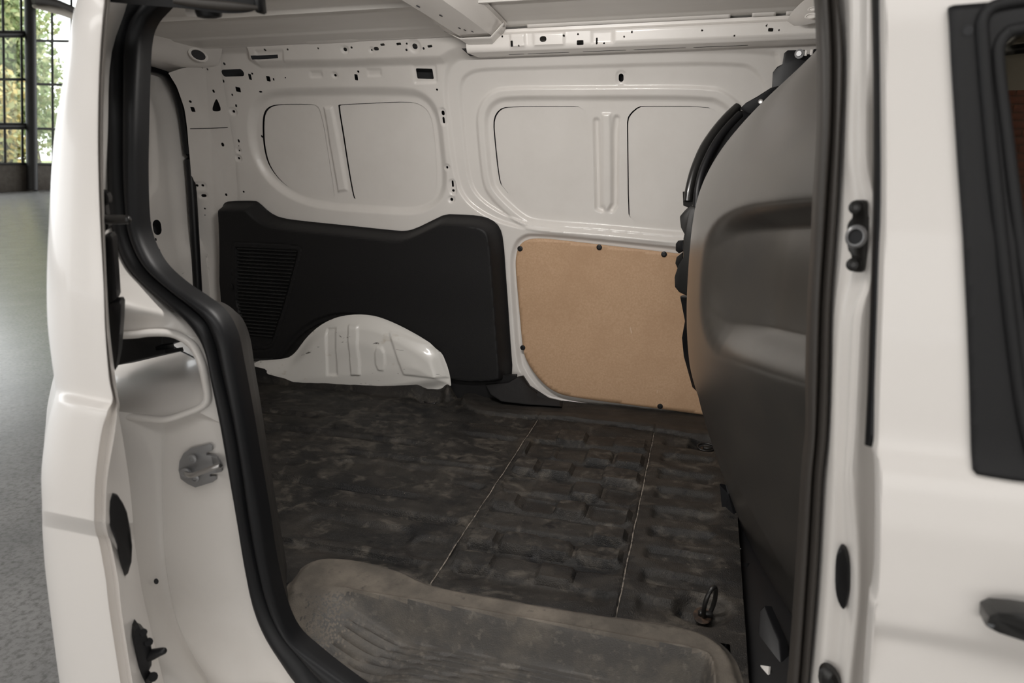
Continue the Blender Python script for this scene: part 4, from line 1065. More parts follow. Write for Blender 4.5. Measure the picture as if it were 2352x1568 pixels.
for q in [(-0.8537,0.921,0.9519),(-0.8546,0.922,0.9137)]:
    rings('striker_bolt', q, sn, [(0.0085, 0), (0.0080, 0.002), (0.0045, 0.0028), (0.004, 0.001), (0.0003, 0.001)], 'grey_steel', striker, 16)
tube('striker_loop', [(-0.8788,0.926,0.9189),(-0.8592,0.91,0.9275),(-0.8371,0.897,0.9342),(-0.8109,0.899,0.9451),(-0.7876,0.905,0.9545),(-0.7968,0.922,0.9454)], 0.0045, 'zinc', striker, 10, 4)
rings('loop_collar', [(-0.8722,0.921,0.9222)][0], sn, [(0.0105, 0), (0.010, 0.003), (0.0065, 0.005), (0.005, 0.008)], 'grey_steel', striker, 16)
plate('loop_cheek', [(-0.8223,0.931,0.9582),(-0.8088,0.93,0.957),(-0.7973,0.925,0.9456),(-0.7971,0.925,0.9338),(-0.8131,0.929,0.9263),(-0.8209,0.931,0.9414)], (0.4, -0.9, 0.1), 0.008, 'grey_steel', striker, 0.002)
# ================================================================== sliding door, run back along the flank
door_rows = [
    [(-0.8386,0.828,1.7161),(-0.8187,0.812,1.711),(-0.8022,0.803,1.7073),(-0.7855,0.799,1.7043),(-0.7766,0.8,1.703),(-0.7777,0.804,1.7037),(-0.7879,0.818,1.7064),(-0.7823,0.812,1.7042),(-0.7822,0.814,1.7041),(-0.8332,0.87,1.7183)],
    [(-0.8489,0.823,1.6842),(-0.8279,0.807,1.6795),(-0.8099,0.798,1.6761),(-0.7906,0.794,1.6729),(-0.7791,0.795,1.6713),(-0.7803,0.799,1.6719),(-0.7906,0.813,1.674),(-0.7849,0.807,1.6721),(-0.7848,0.809,1.6719),(-0.8363,0.865,1.6839)],
    [(-0.8504,0.808,1.6496),(-0.8286,0.792,1.6455),(-0.8092,0.783,1.6423),(-0.7879,0.779,1.6392),(-0.7747,0.78,1.6374),(-0.7759,0.784,1.6379),(-0.7871,0.798,1.6395),(-0.7806,0.792,1.6377),(-0.7806,0.794,1.6375),(-0.8328,0.85,1.6474)],
    [(-0.8586,0.793,1.588),(-0.8356,0.777,1.5851),(-0.8148,0.768,1.5826),(-0.7913,0.764,1.5797),(-0.776,0.765,1.5779),(-0.7773,0.769,1.5781),(-0.7888,0.783,1.5787),(-0.7829,0.777,1.5774),(-0.7829,0.779,1.5771),(-0.8356,0.835,1.5828)],
    [(-0.8684,0.773,1.5149),(-0.8434,0.757,1.5135),(-0.8195,0.748,1.5117),(-0.7914,0.744,1.5091),(-0.7716,0.745,1.507),(-0.773,0.749,1.5069),(-0.7848,0.763,1.5063),(-0.7787,0.757,1.5055),(-0.7788,0.759,1.505),(-0.8326,0.815,1.5057)],
    [(-0.8768,0.763,1.458),(-0.8506,0.747,1.4577),(-0.8249,0.738,1.4567),(-0.7939,0.734,1.4545),(-0.7716,0.735,1.4524),(-0.773,0.739,1.452),(-0.7849,0.753,1.4504),(-0.7788,0.747,1.4501),(-0.7788,0.749,1.4494),(-0.8334,0.805,1.446)],
    [(-0.8861,0.753,1.3879),(-0.8586,0.737,1.3893),(-0.8309,0.728,1.3892),(-0.7969,0.724,1.3877),(-0.7718,0.725,1.3858),(-0.7732,0.729,1.3851),(-0.7854,0.743,1.3822),(-0.7791,0.737,1.3824),(-0.7792,0.739,1.3816),(-0.8353,0.795,1.373)],
    [(-0.8966,0.743,1.31),(-0.8675,0.727,1.3131),(-0.8375,0.718,1.3143),(-0.7998,0.714,1.3136),(-0.7712,0.715,1.312),(-0.7727,0.719,1.3109),(-0.7857,0.733,1.3065),(-0.7801,0.727,1.3073),(-0.7802,0.729,1.3063),(-0.8372,0.785,1.2918)],
    [(-0.9066,0.739,1.2403),(-0.8767,0.723,1.2452),(-0.8459,0.714,1.2475),(-0.8069,0.71,1.2478),(-0.7772,0.711,1.2466),(-0.7787,0.715,1.2452),(-0.7919,0.729,1.2395),(-0.7855,0.723,1.2408),(-0.7855,0.725,1.2397),(-0.8416,0.781,1.2201)],
    [(-0.91,0.737,1.1766),(-0.8802,0.721,1.1824),(-0.8495,0.712,1.1845),(-0.8109,0.708,1.1834),(-0.7816,0.709,1.1805),(-0.7831,0.713,1.1786),(-0.7948,0.727,1.1717),(-0.7868,0.721,1.1737),(-0.7868,0.723,1.1724),(-0.8431,0.779,1.1477)],
    [(-0.9114,0.737,1.1491),(-0.8813,0.721,1.1555),(-0.8501,0.712,1.158),(-0.8107,0.708,1.1572),(-0.7807,0.709,1.1545),(-0.7821,0.713,1.1524),(-0.7931,0.727,1.1451),(-0.7859,0.721,1.1473),(-0.7859,0.723,1.1459),(-0.8762,0.809,1.105)],
    [(-0.912,0.736,1.1382),(-0.882,0.72,1.1449),(-0.851,0.711,1.1476),(-0.812,0.707,1.147),(-0.7824,0.708,1.1443),(-0.7839,0.712,1.1422),(-0.7933,0.726,1.1349),(-0.7845,0.72,1.1373),(-0.7845,0.722,1.1359),(-0.8747,0.808,1.0938)],
    [(-0.9036,0.726,1.1323),(-0.874,0.71,1.1393),(-0.8439,0.701,1.1423),(-0.8065,0.697,1.1419),(-0.7785,0.698,1.1394),(-0.78,0.702,1.1372),(-0.788,0.716,1.1299),(-0.7769,0.71,1.1326),(-0.7769,0.712,1.1312),(-0.8676,0.798,1.088)],
    [(-0.9029,0.721,1.1245),(-0.8733,0.705,1.1317),(-0.8433,0.696,1.1349),(-0.8062,0.692,1.1347),(-0.7785,0.693,1.1323),(-0.78,0.697,1.1301),(-0.7866,0.711,1.1227),(-0.7732,0.705,1.1258),(-0.7732,0.707,1.1244),(-0.8641,0.793,1.08)],
    [(-0.917,0.718,1.0911),(-0.8869,0.702,1.0992),(-0.8566,0.693,1.1029),(-0.8192,0.689,1.1032),(-0.7913,0.69,1.101),(-0.7929,0.694,1.0986),(-0.7966,0.708,1.0911),(-0.7799,0.702,1.0949),(-0.7799,0.704,1.0934),(-0.8599,0.79,1.0465)],
    [(-0.9409,0.714,1.0187),(-0.9098,0.698,1.0286),(-0.8785,0.689,1.0337),(-0.8397,0.685,1.0349),(-0.8108,0.686,1.0331),(-0.8125,0.69,1.0304),(-0.8163,0.704,1.0216),(-0.7999,0.698,1.0261),(-0.8,0.7,1.0245),(-0.857,0.786,0.9727)],
    [(-0.9538,0.713,0.9553),(-0.9224,0.697,0.9669),(-0.8909,0.688,0.973),(-0.8522,0.684,0.9752),(-0.8235,0.685,0.9737),(-0.8252,0.689,0.9707),(-0.829,0.703,0.9609),(-0.8123,0.697,0.9662),(-0.8123,0.699,0.9644),(-0.8611,0.785,0.9074)],
    [(-0.9592,0.715,0.9422),(-0.9277,0.699,0.954),(-0.8961,0.69,0.9604),(-0.857,0.686,0.9627),(-0.8281,0.687,0.9613),(-0.8298,0.691,0.9582),(-0.8336,0.705,0.9483),(-0.8168,0.699,0.9536),(-0.8168,0.701,0.9518),(-0.8646,0.787,0.8938)],
    [(-0.9889,0.734,0.9061),(-0.9566,0.718,0.9184),(-0.9236,0.709,0.9252),(-0.8822,0.705,0.9277),(-0.8512,0.706,0.9264),(-0.8527,0.71,0.9232),(-0.8552,0.724,0.9131),(-0.8381,0.718,0.9187),(-0.8381,0.72,0.9168),(-0.888,0.806,0.8563)],
    [(-0.996,0.737,0.8908),(-0.963,0.721,0.9035),(-0.9287,0.712,0.9104),(-0.8853,0.708,0.9131),(-0.8523,0.709,0.9119),(-0.8539,0.713,0.9086),(-0.8562,0.727,0.8983),(-0.8391,0.721,0.9041),(-0.839,0.723,0.9021),(-0.892,0.809,0.8397)],
    [(-1.0081,0.738,0.8212),(-0.9738,0.722,0.8355),(-0.9373,0.713,0.8436),(-0.8904,0.709,0.8473),(-0.8541,0.71,0.8466),(-0.8555,0.714,0.843),(-0.8576,0.728,0.8317),(-0.8394,0.722,0.8384),(-0.8393,0.724,0.8363),(-0.8943,0.81,0.7666)],
    [(-1.0159,0.739,0.7608),(-0.9812,0.723,0.7766),(-0.9442,0.714,0.7857),(-0.8965,0.71,0.7904),(-0.8595,0.711,0.7901),(-0.8609,0.715,0.7862),(-0.8629,0.729,0.7741),(-0.8444,0.723,0.7814),(-0.8443,0.725,0.7792),(-0.8932,0.811,0.7048)],
    [(-1.0362,0.743,0.5959),(-1.0001,0.727,0.6167),(-0.9607,0.718,0.6309),(-0.9092,0.714,0.6417),(-0.869,0.715,0.646),(-0.8702,0.719,0.6418),(-0.8707,0.733,0.6278),(-0.8517,0.727,0.6368),(-0.8515,0.729,0.6343),(-0.8846,0.815,0.5492)],
    [(-1.0517,0.748,0.4627),(-1.0145,0.732,0.4869),(-0.9734,0.723,0.5037),(-0.9192,0.719,0.5171),(-0.8764,0.72,0.5229),(-0.8776,0.724,0.5182),(-0.8775,0.738,0.5025),(-0.8581,0.732,0.5129),(-0.8578,0.734,0.5101),(-0.8795,0.82,0.4166)],
]
full = []
for r in door_rows:
    r = [np.array(p) for p in r]
    s = r[0]
    az = math.atan2(-s[0], s[1]) - R(5)
    bk = np.array((-math.sin(az), math.cos(az), 0.0))
    full.append([s + bk * 0.30, s + bk * 0.08, s + bk * 0.02] + r)
sliding_door = loft('sliding_door', full, 'body_paint', van, nu=3, nv=4, smooth_u=True, sharp=60)
sliding_door['label'] = 'open white sliding side door'
plate('cable_grommet', [(-0.8084,0.704,0.9899),(-0.8059,0.71,0.9977),(-0.8072,0.718,0.9913),(-0.8111,0.728,0.9725),(-0.8153,0.736,0.953),(-0.824,0.745,0.9174),(-0.8319,0.75,0.8825),(-0.8424,0.753,0.8498),(-0.8511,0.751,0.8288),(-0.8549,0.74,0.8242),(-0.8463,0.736,0.8575),(-0.8331,0.726,0.8968),(-0.8238,0.714,0.9257),(-0.8171,0.704,0.9493),(-0.8113,0.702,0.9728)],
      (0.85, -0.5, 0.1), 0.01, 'black_plastic', sliding_door, 0.004)
gb = plate('roller_guide', [(-0.8471,0.736,0.7196),(-0.8415,0.738,0.7375),(-0.839,0.744,0.7401),(-0.8401,0.75,0.727),(-0.8379,0.754,0.7211),(-0.8397,0.758,0.7024),(-0.8417,0.764,0.6817),(-0.845,0.766,0.6629),(-0.8508,0.766,0.6396),(-0.8539,0.76,0.6306),(-0.8546,0.768,0.6175),(-0.8597,0.768,0.5982),(-0.8712,0.764,0.5735),(-0.8711,0.754,0.5825),(-0.8572,0.744,0.6478)],
           (0.85, -0.5, 0.1), 0.03, 'black_plastic', sliding_door, 0.006)
tube('guide_pin', [(-0.8571,0.765,0.66),(-0.8434,0.765,0.6667),(-0.8298,0.765,0.6741),(-0.8193,0.765,0.6791),(-0.8164,0.765,0.6806)], [0.010, 0.009, 0.0070, 0.0055, 0.002], 'black_plastic', sliding_door, 12, 3)
for a, b, r in (([(-0.8521,0.755,0.7155)][0], [(-0.8392,0.75,0.7222)][0], 0.006), ([(-0.8544,0.762,0.69)][0], [(-0.8395,0.757,0.6981)][0], 0.007), ([(-0.8643,0.766,0.6132)][0], [(-0.846,0.76,0.6246)][0], 0.008)):
    tube('guide_bolt', [a, b], r, 'black_plastic', sliding_door, 10, 1)
plate('door_stop', [(-0.8382,0.8,1.4273),(-0.8337,0.8,1.4268),(-0.8267,0.8,1.4232),(-0.8248,0.8,1.4172),(-0.8262,0.8,1.4098),(-0.8313,0.8,1.4073),(-0.8407,0.8,1.4071)], (0.6, -0.8, 0), 0.03, 'black_plastic', sliding_door, 0.003)
plate('stop_base', [(-0.8415,0.8,1.4071),(-0.8331,0.8,1.406),(-0.8334,0.8,1.3887),(-0.8328,0.8,1.3763),(-0.8369,0.8,1.3711),(-0.8435,0.8,1.3697),(-0.8495,0.8,1.3632)], (0.6, -0.8, 0), 0.03, 'black_plastic', sliding_door, 0.003)
tube('stop_pin', [(-0.8311,0.79,1.3878),(-0.8189,0.79,1.3875),(-0.805,0.79,1.3878),(-0.7913,0.79,1.3882),(-0.7854,0.79,1.3877),(-0.7831,0.79,1.3878)], [0.006, 0.0068, 0.0066, 0.0062, 0.005, 0.001], 'satin_black', sliding_door, 12, 3)
plate('upper_buffer', [(-0.8383,0.79,1.3597),(-0.8326,0.79,1.3649),(-0.823,0.79,1.3664),(-0.8193,0.79,1.3616),(-0.8211,0.79,1.3402),(-0.8282,0.79,1.2745),(-0.8316,0.79,1.269),(-0.843,0.79,1.2638),(-0.855,0.79,1.2598)], (0.6, -0.8, 0), 0.04, 'black_plastic', sliding_door, 0.003)
plate('lower_buffer', [(-0.8555,0.79,1.2571),(-0.8394,0.79,1.266),(-0.8248,0.79,1.2675),(-0.8225,0.79,1.263),(-0.8283,0.79,1.2362),(-0.843,0.79,1.1843),(-0.8538,0.79,1.1578),(-0.8573,0.79,1.1693),(-0.8553,0.79,1.2175),(-0.8587,0.79,1.2328)], (0.6, -0.8, 0), 0.04, 'black_plastic', sliding_door, 0.003)
# the door's upper roller arm reaching into the roof track
arm_rows = [[(-0.8486,0.86,1.7038),(-0.8522,0.86,1.6861),(-0.9414,0.95,1.7076),(-0.9374,0.95,1.7272)], [(-0.7894,0.88,1.7022),(-0.7931,0.88,1.6811),(-0.8742,0.97,1.7016),(-0.8701,0.97,1.7249)], [(-0.7332,0.9,1.7008),(-0.7368,0.9,1.6773),(-0.8023,0.98,1.6948),(-0.7984,0.98,1.7204)],
            [(-0.6908,0.92,1.7012),(-0.6946,0.92,1.6729),(-0.7474,0.99,1.6876),(-0.7434,0.99,1.7181)], [(-0.6587,0.935,1.699),(-0.6616,0.935,1.6751),(-0.7076,1.0,1.6886),(-0.7045,1.0,1.7142)], [(-0.6442,0.945,1.6979),(-0.6459,0.945,1.683),(-0.6835,1.0,1.6948),(-0.6817,1.0,1.7105)]]
arm = loft('roller_arm', arm_rows, 'black_trim', van, nv=4, close_u=True)
tube('arm_highlight', [(-0.7448,0.885,1.6851),(-0.7028,0.895,1.6808),(-0.6658,0.912,1.6786),(-0.6415,0.93,1.6789)], [0.004, 0.006, 0.006, 0.003], 'dusty_rubber', arm, 10, 4)  # paler strip stands in for the highlight along the black arm
box('arm_end', [(-0.6437,0.94,1.6843)][0], (0.008, 0.02, 0.022), 'black_plastic', arm, 0.002)
rc = [(-0.7324,0.94,1.6771)][0]
rings('roller', rc, (0, 0.1, -1), [(0.018, -0.012), (0.019, -0.002), (0.017, 0.004), (0.010, 0.006), (0.0005, 0.006)], 'black_plastic', arm, 20)
loft('roller_bracket', [[(-0.7888,0.96,1.6978),(-0.7535,0.95,1.6941),(-0.7344,0.97,1.6968)], [(-0.79,0.96,1.6845),(-0.7557,0.95,1.6787),(-0.7367,0.97,1.68)], [(-0.7927,0.97,1.6808),(-0.7668,0.965,1.6769),(-0.7525,0.985,1.6796)], [(-0.8122,1.0,1.6875),(-0.792,1.0,1.6852),(-0.7714,1.01,1.6859)]], 'white_paint', arm, nu=3, nv=3, smooth_u=True)

# ---------------------------------------------------------------- added fill light with casing, brightens the load space, out of view
lamp = box('added_fill_case', (-0.45, 1.20, 1.812), (0.46, 0.05, 0.022), 'headlining', van, 0.006)
lens = bpy.data.lights.new('added_fill_light', 'AREA')
lens.shape = 'RECTANGLE'
lens.size, lens.size_y = 0.42, 0.04
lens.energy = 13.0
lens.color = (1.0, 0.965, 0.925)
lo = bpy.data.objects.new('added_fill_light', lens)
COL.objects.link(lo)
lo.location = (-0.45, 1.205, 1.797)
lo.rotation_euler = (R(35), 0, 0)

# ================================================================== front pillar of the doorway
cA = [(0.1331,1.055,1.7124),(0.1386,1.0405,1.6684),(0.1505,1.0161,1.587),(0.156,0.9909,1.4795),(0.1572,0.9833,1.4417),(0.1584,0.9782,1.4161),(0.1597,0.9715,1.3647),(0.1611,0.9664,1.3139),(0.1624,0.9635,1.2853),(0.1647,0.9607,1.2565),(0.1708,0.9558,1.1873),(0.1766,0.9504,1.1061),(0.1778,0.95,1.0402),(0.1829,0.95,0.9738),(0.1872,0.95,0.904),(0.1916,0.95,0.8317),(0.1946,0.95,0.7029),(0.1973,0.95,0.5955)]
cB = [(0.1373,1.0284,1.7061),(0.1442,1.015,1.6633),(0.1528,0.9913,1.5842),(0.1583,0.9669,1.4796),(0.1595,0.9595,1.4427),(0.1601,0.9545,1.4177),(0.1619,0.9478,1.3677),(0.1633,0.9428,1.3183),(0.1641,0.94,1.2904),(0.1659,0.9372,1.2623),(0.1719,0.9323,1.195),(0.1775,0.9271,1.1159),(0.1798,0.926,1.0523),(0.1838,0.926,0.9874),(0.1886,0.926,0.9197),(0.1924,0.926,0.8492),(0.1967,0.926,0.7242),(0.1995,0.926,0.6198)]
cC = [(0.1406,0.9805,1.6949),(0.1443,0.9684,1.6545),(0.1505,0.9458,1.5793),(0.1568,0.9229,1.4796),(0.1627,0.9159,1.4445),(0.1671,0.9112,1.4208),(0.1717,0.9043,1.3735),(0.1694,0.8996,1.3264),(0.1663,0.897,1.2997),(0.1661,0.8943,1.2728),(0.1694,0.8892,1.2087),(0.1753,0.8842,1.1334),(0.1804,0.882,1.0738),(0.1854,0.882,1.0125),(0.1901,0.882,0.9482),(0.194,0.882,0.8814),(0.1995,0.882,0.7631),(0.2036,0.882,0.6645)]
cD = [(0.1516,0.9717,1.6922),(0.1553,0.9597,1.6523),(0.1595,0.9374,1.5781),(0.1667,0.9149,1.4796),(0.1744,0.908,1.4449),(0.1802,0.9033,1.4216),(0.1853,0.8965,1.375),(0.1851,0.8919,1.3286),(0.1802,0.8892,1.3022),(0.1791,0.8866,1.2756),(0.183,0.8815,1.2124),(0.1882,0.8765,1.1381),(0.1918,0.874,1.0793),(0.2,0.874,1.0193),(0.2085,0.874,0.9567),(0.2132,0.874,0.8911),(0.2183,0.874,0.7747),(0.2228,0.874,0.6778)]
cE = [(0.1553,0.948,1.6865),(0.1579,0.9363,1.6478),(0.162,0.9146,1.5755),(0.1691,0.8929,1.4796),(0.1766,0.8862,1.4458),(0.1827,0.8816,1.4232),(0.1872,0.8748,1.3777),(0.188,0.8703,1.3326),(0.1842,0.8677,1.307),(0.1832,0.8651,1.2811),(0.1871,0.86,1.2197),(0.1917,0.8552,1.1474),(0.1947,0.852,1.0905),(0.2048,0.852,1.0325),(0.2152,0.852,0.972),(0.2215,0.852,0.9088),(0.2258,0.852,0.7956),(0.2311,0.852,0.7019)]
cF = [(0.1668,0.9563,1.6877),(0.1694,0.9446,1.6487),(0.1754,0.9228,1.576),(0.1834,0.9009,1.4796),(0.1864,0.8941,1.4456),(0.1885,0.8895,1.4227),(0.1921,0.8827,1.3769),(0.1957,0.8782,1.3316),(0.1975,0.8756,1.3061),(0.1994,0.873,1.2803),(0.2039,0.8679,1.2187),(0.2093,0.8631,1.1462),(0.216,0.86,1.0895),(0.2234,0.86,1.0309),(0.2312,0.86,0.9698),(0.2372,0.86,0.9062),(0.2425,0.86,0.7928),(0.2471,0.86,0.6984)]
cG = [(0.1935,0.9622,1.6873),(0.1961,0.9505,1.6484),(0.201,0.9287,1.5758),(0.2092,0.9069,1.4796),(0.2123,0.9001,1.4457),(0.2143,0.8956,1.4228),(0.2172,0.8887,1.377),(0.2205,0.8842,1.3318),(0.2225,0.8816,1.3063),(0.2245,0.8791,1.2806),(0.2298,0.8739,1.2191),(0.2365,0.8691,1.1469),(0.2434,0.866,1.0904),(0.2513,0.866,1.032),(0.2594,0.866,0.9711),(0.2659,0.866,0.9077),(0.2726,0.866,0.795),(0.2774,0.866,0.701)]
pillar_rows = [list(r) for r in zip(cA, cB, cC, cD, cE, cF, cG)]
front_pillar = loft('front_pillar', pillar_rows, 'body_paint', van, nu=4, nv=4, smooth_u=True, sharp=60)
og = chaikin([(0.192,0.862,0.9614),(0.1916,0.862,0.9774),(0.1945,0.862,0.9887),(0.1996,0.862,0.9884),(0.206,0.862,0.978),(0.211,0.862,0.9584),(0.2146,0.862,0.9331),(0.2132,0.862,0.9098),(0.2115,0.862,0.8975),(0.2072,0.862,0.8986),(0.2005,0.862,0.9106),(0.1952,0.862,0.9294)], 1)
plate('pillar_grommet', og, (-0.3, -0.95, 0), 0.012, 'black_plastic', front_pillar, 0.005)
lb = chaikin([(0.1605,0.897,1.4202),(0.1629,0.898,1.4252),(0.1769,0.8982,1.4259),(0.1794,0.8977,1.4235),(0.1803,0.8945,1.4077),(0.1819,0.8941,1.4057),(0.1846,0.8901,1.3706),(0.1843,0.889,1.3604),(0.1842,0.8874,1.344),(0.1807,0.8871,1.3413),(0.1702,0.8872,1.3419),(0.1667,0.8878,1.3484),(0.1684,0.8885,1.3547),(0.1676,0.8892,1.3623),(0.1623,0.8898,1.3682),(0.159,0.8925,1.3951),(0.1612,0.8932,1.4012),(0.1642,0.8941,1.4053),(0.1636,0.8955,1.4123)], 1)
latch_bracket = plate('latch_bracket', lb, (-0.3, -0.95, 0), 0.008, 'black_steel', van, 0.003)
bn = (-0.3, -0.95, 0.05)
for q in [(0.1674,0.8945,1.4175),(0.1712,0.8861,1.3515)]:
    rings('bracket_bolt', q, bn, [(0.0082, 0), (0.0082, 0.003), (0.0062, 0.0045), (0.0058, 0.008), (0.0034, 0.0085), (0.003, 0.006), (0.0003, 0.006)], 'black_steel', latch_bracket, 18)
q = [(0.1702,0.8894,1.384)][0]
rings('bracket_boss', q, bn, [(0.0122, -0.002), (0.0115, 0.003), (0.0092, 0.0060), (0.0080, 0.0056), (0.0075, 0.001)], 'grey_steel', latch_bracket, 22, 1.0, 1.15)
rings('socket', q, bn, [(0.0078, 0.0025), (0.006, 0.001), (0.0003, 0.0005)], 'cavity_shade', latch_bracket, 22, 1.0, 1.15)
q = [(0.2061,0.864,0.7861)][0]
rings('pillar_buffer', q, bn, [(0.014, -0.004), (0.013, 0.006), (0.008, 0.010), (0.0005, 0.010)], 'black_steel', front_pillar, 18, 1.0, 1.6, 0.35)

# ================================================================== front door
DZ = [0.40, 0.80, 0.925, 0.955, 0.985, 1.02, 1.10, 1.145, 1.162, 1.178, 1.20, 1.40, 1.60, 1.80]
DY = [0.760, 0.744, 0.738, 0.737, 0.722, 0.7205, 0.722, 0.728, 0.732, 0.741, 0.744, 0.756, 0.790, 0.85]


def door_y(Z):
    z = np.linspace(DZ[0], DZ[-1], 700)
    y = np.interp(z, DZ, DY)
    k = np.exp(-0.5 * (np.arange(-12, 13) / 2.4) ** 2)
    y = np.convolve(np.pad(y, 12, mode='edge'), k / k.sum(), mode='valid')
    return np.interp(Z, z, y)


edge = [(0.148,1.671),(0.1514,1.6218),(0.1593,1.541),(0.1703,1.4312),(0.1743,1.3749),(0.1802,1.309),(0.1863,1.2406),(0.1909,1.1896),(0.1909,1.1771),(0.1918,1.1709),(0.1935,1.1647),(0.2,1.1046),(0.207,1.0388),(0.2075,1.0118),(0.2073,0.9976),(0.2192,0.8916),(0.228,0.7676)]
skinP = edge + [(edge[-1][0] + 0.02, 0.36), (1.16, 0.36), (1.20, 0.80), (1.16, 1.20), (1.02, edge[0][1])]
open_px = chaikin([(0.3076,1.3304),(0.2844,1.4202),(0.2668,1.4994),(0.2537,1.5581),(0.2527,1.5736),(0.2577,1.583),(0.2667,1.5869)] + [(0.86, 1.59), (0.93, 1.575), (1.04, 1.23), (1.02, 1.19), (0.42, 1.18)], 1)
front_door = sheet('front_door', (0.12, 1.22), (0.36, 1.68), 0.006, lambda X, Z: (X, door_y(Z) + 0.0 * X, Z), 'body_paint', van, keep=skinP, holes=[(0, open_px)])
front_door['label'] = 'white front door panel'
rim = [[(x, float(door_y(z)), z), (x - 0.002, float(door_y(z)) + 0.003, z), (x - 0.001, float(door_y(z)) + 0.03, z), (x + 0.03, float(door_y(z)) + 0.034, z)] for x, z in edge]
loft('door_hem', rim, 'body_paint', front_door, nu=2, nv=3, smooth_u=True)
wtP = chaikin([(0.3223,1.1654),(0.2798,1.1676),(0.2767,1.1696),(0.2764,1.1764),(0.2576,1.2923),(0.2345,1.4189),(0.2032,1.6109),(0.2056,1.6136)] + [(0.90, 1.635), (0.97, 1.62), (1.10, 1.24), (1.09, 1.165)], 1)
sheet('window_surround', (0.19, 1.12), (1.10, 1.66), 0.006, lambda X, Z: (X, door_y(Z) - 0.006 + 0 * X, Z), 'black_trim', front_door, keep=wtP, holes=[(0, open_px)], thick=0.004)
tube('window_gasket', [(0.3467,0.79,1.62),(0.2809,0.7886,1.6152),(0.2502,0.7876,1.612),(0.2372,0.7862,1.6072),(0.2323,0.7834,1.5966),(0.2348,0.7801,1.5773),(0.246,0.7696,1.515),(0.2632,0.7548,1.4282),(0.2859,0.7458,1.3304),(0.3091,0.7405,1.2411),(0.3309,0.7343,1.1768)], 0.006, 'black_trim', front_door, 12, 5)
tube('inner_gasket', [(0.3487,0.7865,1.6017),(0.265,0.7842,1.5893),(0.2539,0.7835,1.5853),(0.2487,0.7818,1.5755),(0.2499,0.7788,1.5578),(0.2626,0.7689,1.4993),(0.2801,0.7555,1.4204),(0.3035,0.7479,1.331),(0.3259,0.7433,1.2553)], 0.006, 'black_trim', front_door, 10, 5)
sheet('side_glass', (0.24, 1.04), (1.17, 1.61), 0.05, lambda X, Z: (X, door_y(Z) + 0.014 + 0 * X, Z), 'car_glass', front_door, thick=0.003)
q = [(0.2214,1.5892)][0]
rings('trim_plug', (q[0], float(door_y(q[1])) - 0.006, q[1]), (0, -1, 0), [(0.005, 0), (0.0045, 0.0012), (0.0003, 0.0012)], 'cavity_shade', front_door, 14)
hb = [(0.301,0.7,1.0186),(0.2985,0.692,1.0322),(0.3032,0.686,1.0421),(0.3186,0.68,1.0477),(0.3466,0.678,1.0487),(0.4101,0.68,1.0481),(0.4176,0.68,1.011),(0.354,0.68,1.0121),(0.325,0.682,1.0151),(0.3081,0.688,1.0164),(0.3026,0.696,1.0152)]
plate('door_handle', hb, (-0.1, -1, 0.1), 0.03, 'satin_black', front_door, 0.008)
ws = [[(0.1446,0.8387,1.6622),(0.1474,0.8284,1.628),(0.1563,0.8104,1.5436),(0.1668,0.7909,1.4291),(0.1718,0.7842,1.3703),(0.1777,0.7801,1.3016),(0.1839,0.7758,1.2302),(0.1872,0.7676,1.172)], [(0.1456,0.8258,1.6592),(0.1483,0.8157,1.6256),(0.1567,0.7982,1.5425),(0.1675,0.7791,1.4299),(0.172,0.7723,1.3721),(0.1779,0.7683,1.3045),(0.184,0.7641,1.2343),(0.1882,0.7575,1.1754)], [(0.157,0.8277,1.6589),(0.1593,0.8176,1.6254),(0.1674,0.8002,1.5425),(0.1787,0.7811,1.43),(0.1829,0.7743,1.3723),(0.189,0.7703,1.3047),(0.1953,0.7661,1.2347),(0.2001,0.7593,1.1751)]]
loft('edge_weatherstrip', [list(r) for r in zip(*ws)], 'rubber', van, nu=3, nv=4, smooth_u=True, thick=0.004)

# ---------------------------------------------------------------- far side of the cab, seen through the door glass
cabwin = chaikin([(0.50, 1.30), (0.50, 1.60), (0.56, 1.645), (1.45, 1.64), (1.65, 1.30), (1.6, 1.27), (0.54, 1.27)], 1)
cab_side = sheet('cab_side', (0.28, 1.9), (0.5, 1.86), 0.02, lambda X, Z: (X, far_y(Z) + 0.02 + 0 * X, Z), 'headlining', van, holes=[(0, cabwin)])
sheet('cab_glass', (0.48, 1.67), (1.26, 1.66), 0.1, lambda X, Z: (X, far_y(Z) + 0.04 + 0 * X, Z), 'car_glass', cab_side)
sheet('cab_roof', (0.28, 1.7), (0.9, 2.3), 0.1, lambda X, Y: (X, Y, 1.78 + 0 * X), 'headlining', van, thick=0.02)
tube('grab_strap', [(0.45, 2.18, 1.70), (0.75, 2.16, 1.735), (1.1, 2.14, 1.745)], 0.012, 'black_plastic', cab_side, 8, 4)
# ================================================================== the hall around the van
fl = sheet('floor', (-40, 14), (-10, 40), 2.0, lambda X, Y: (X, Y, 0 * X), 'concrete')
tag(fl, 'grey polished concrete hall floor', 'floor', kind='structure')

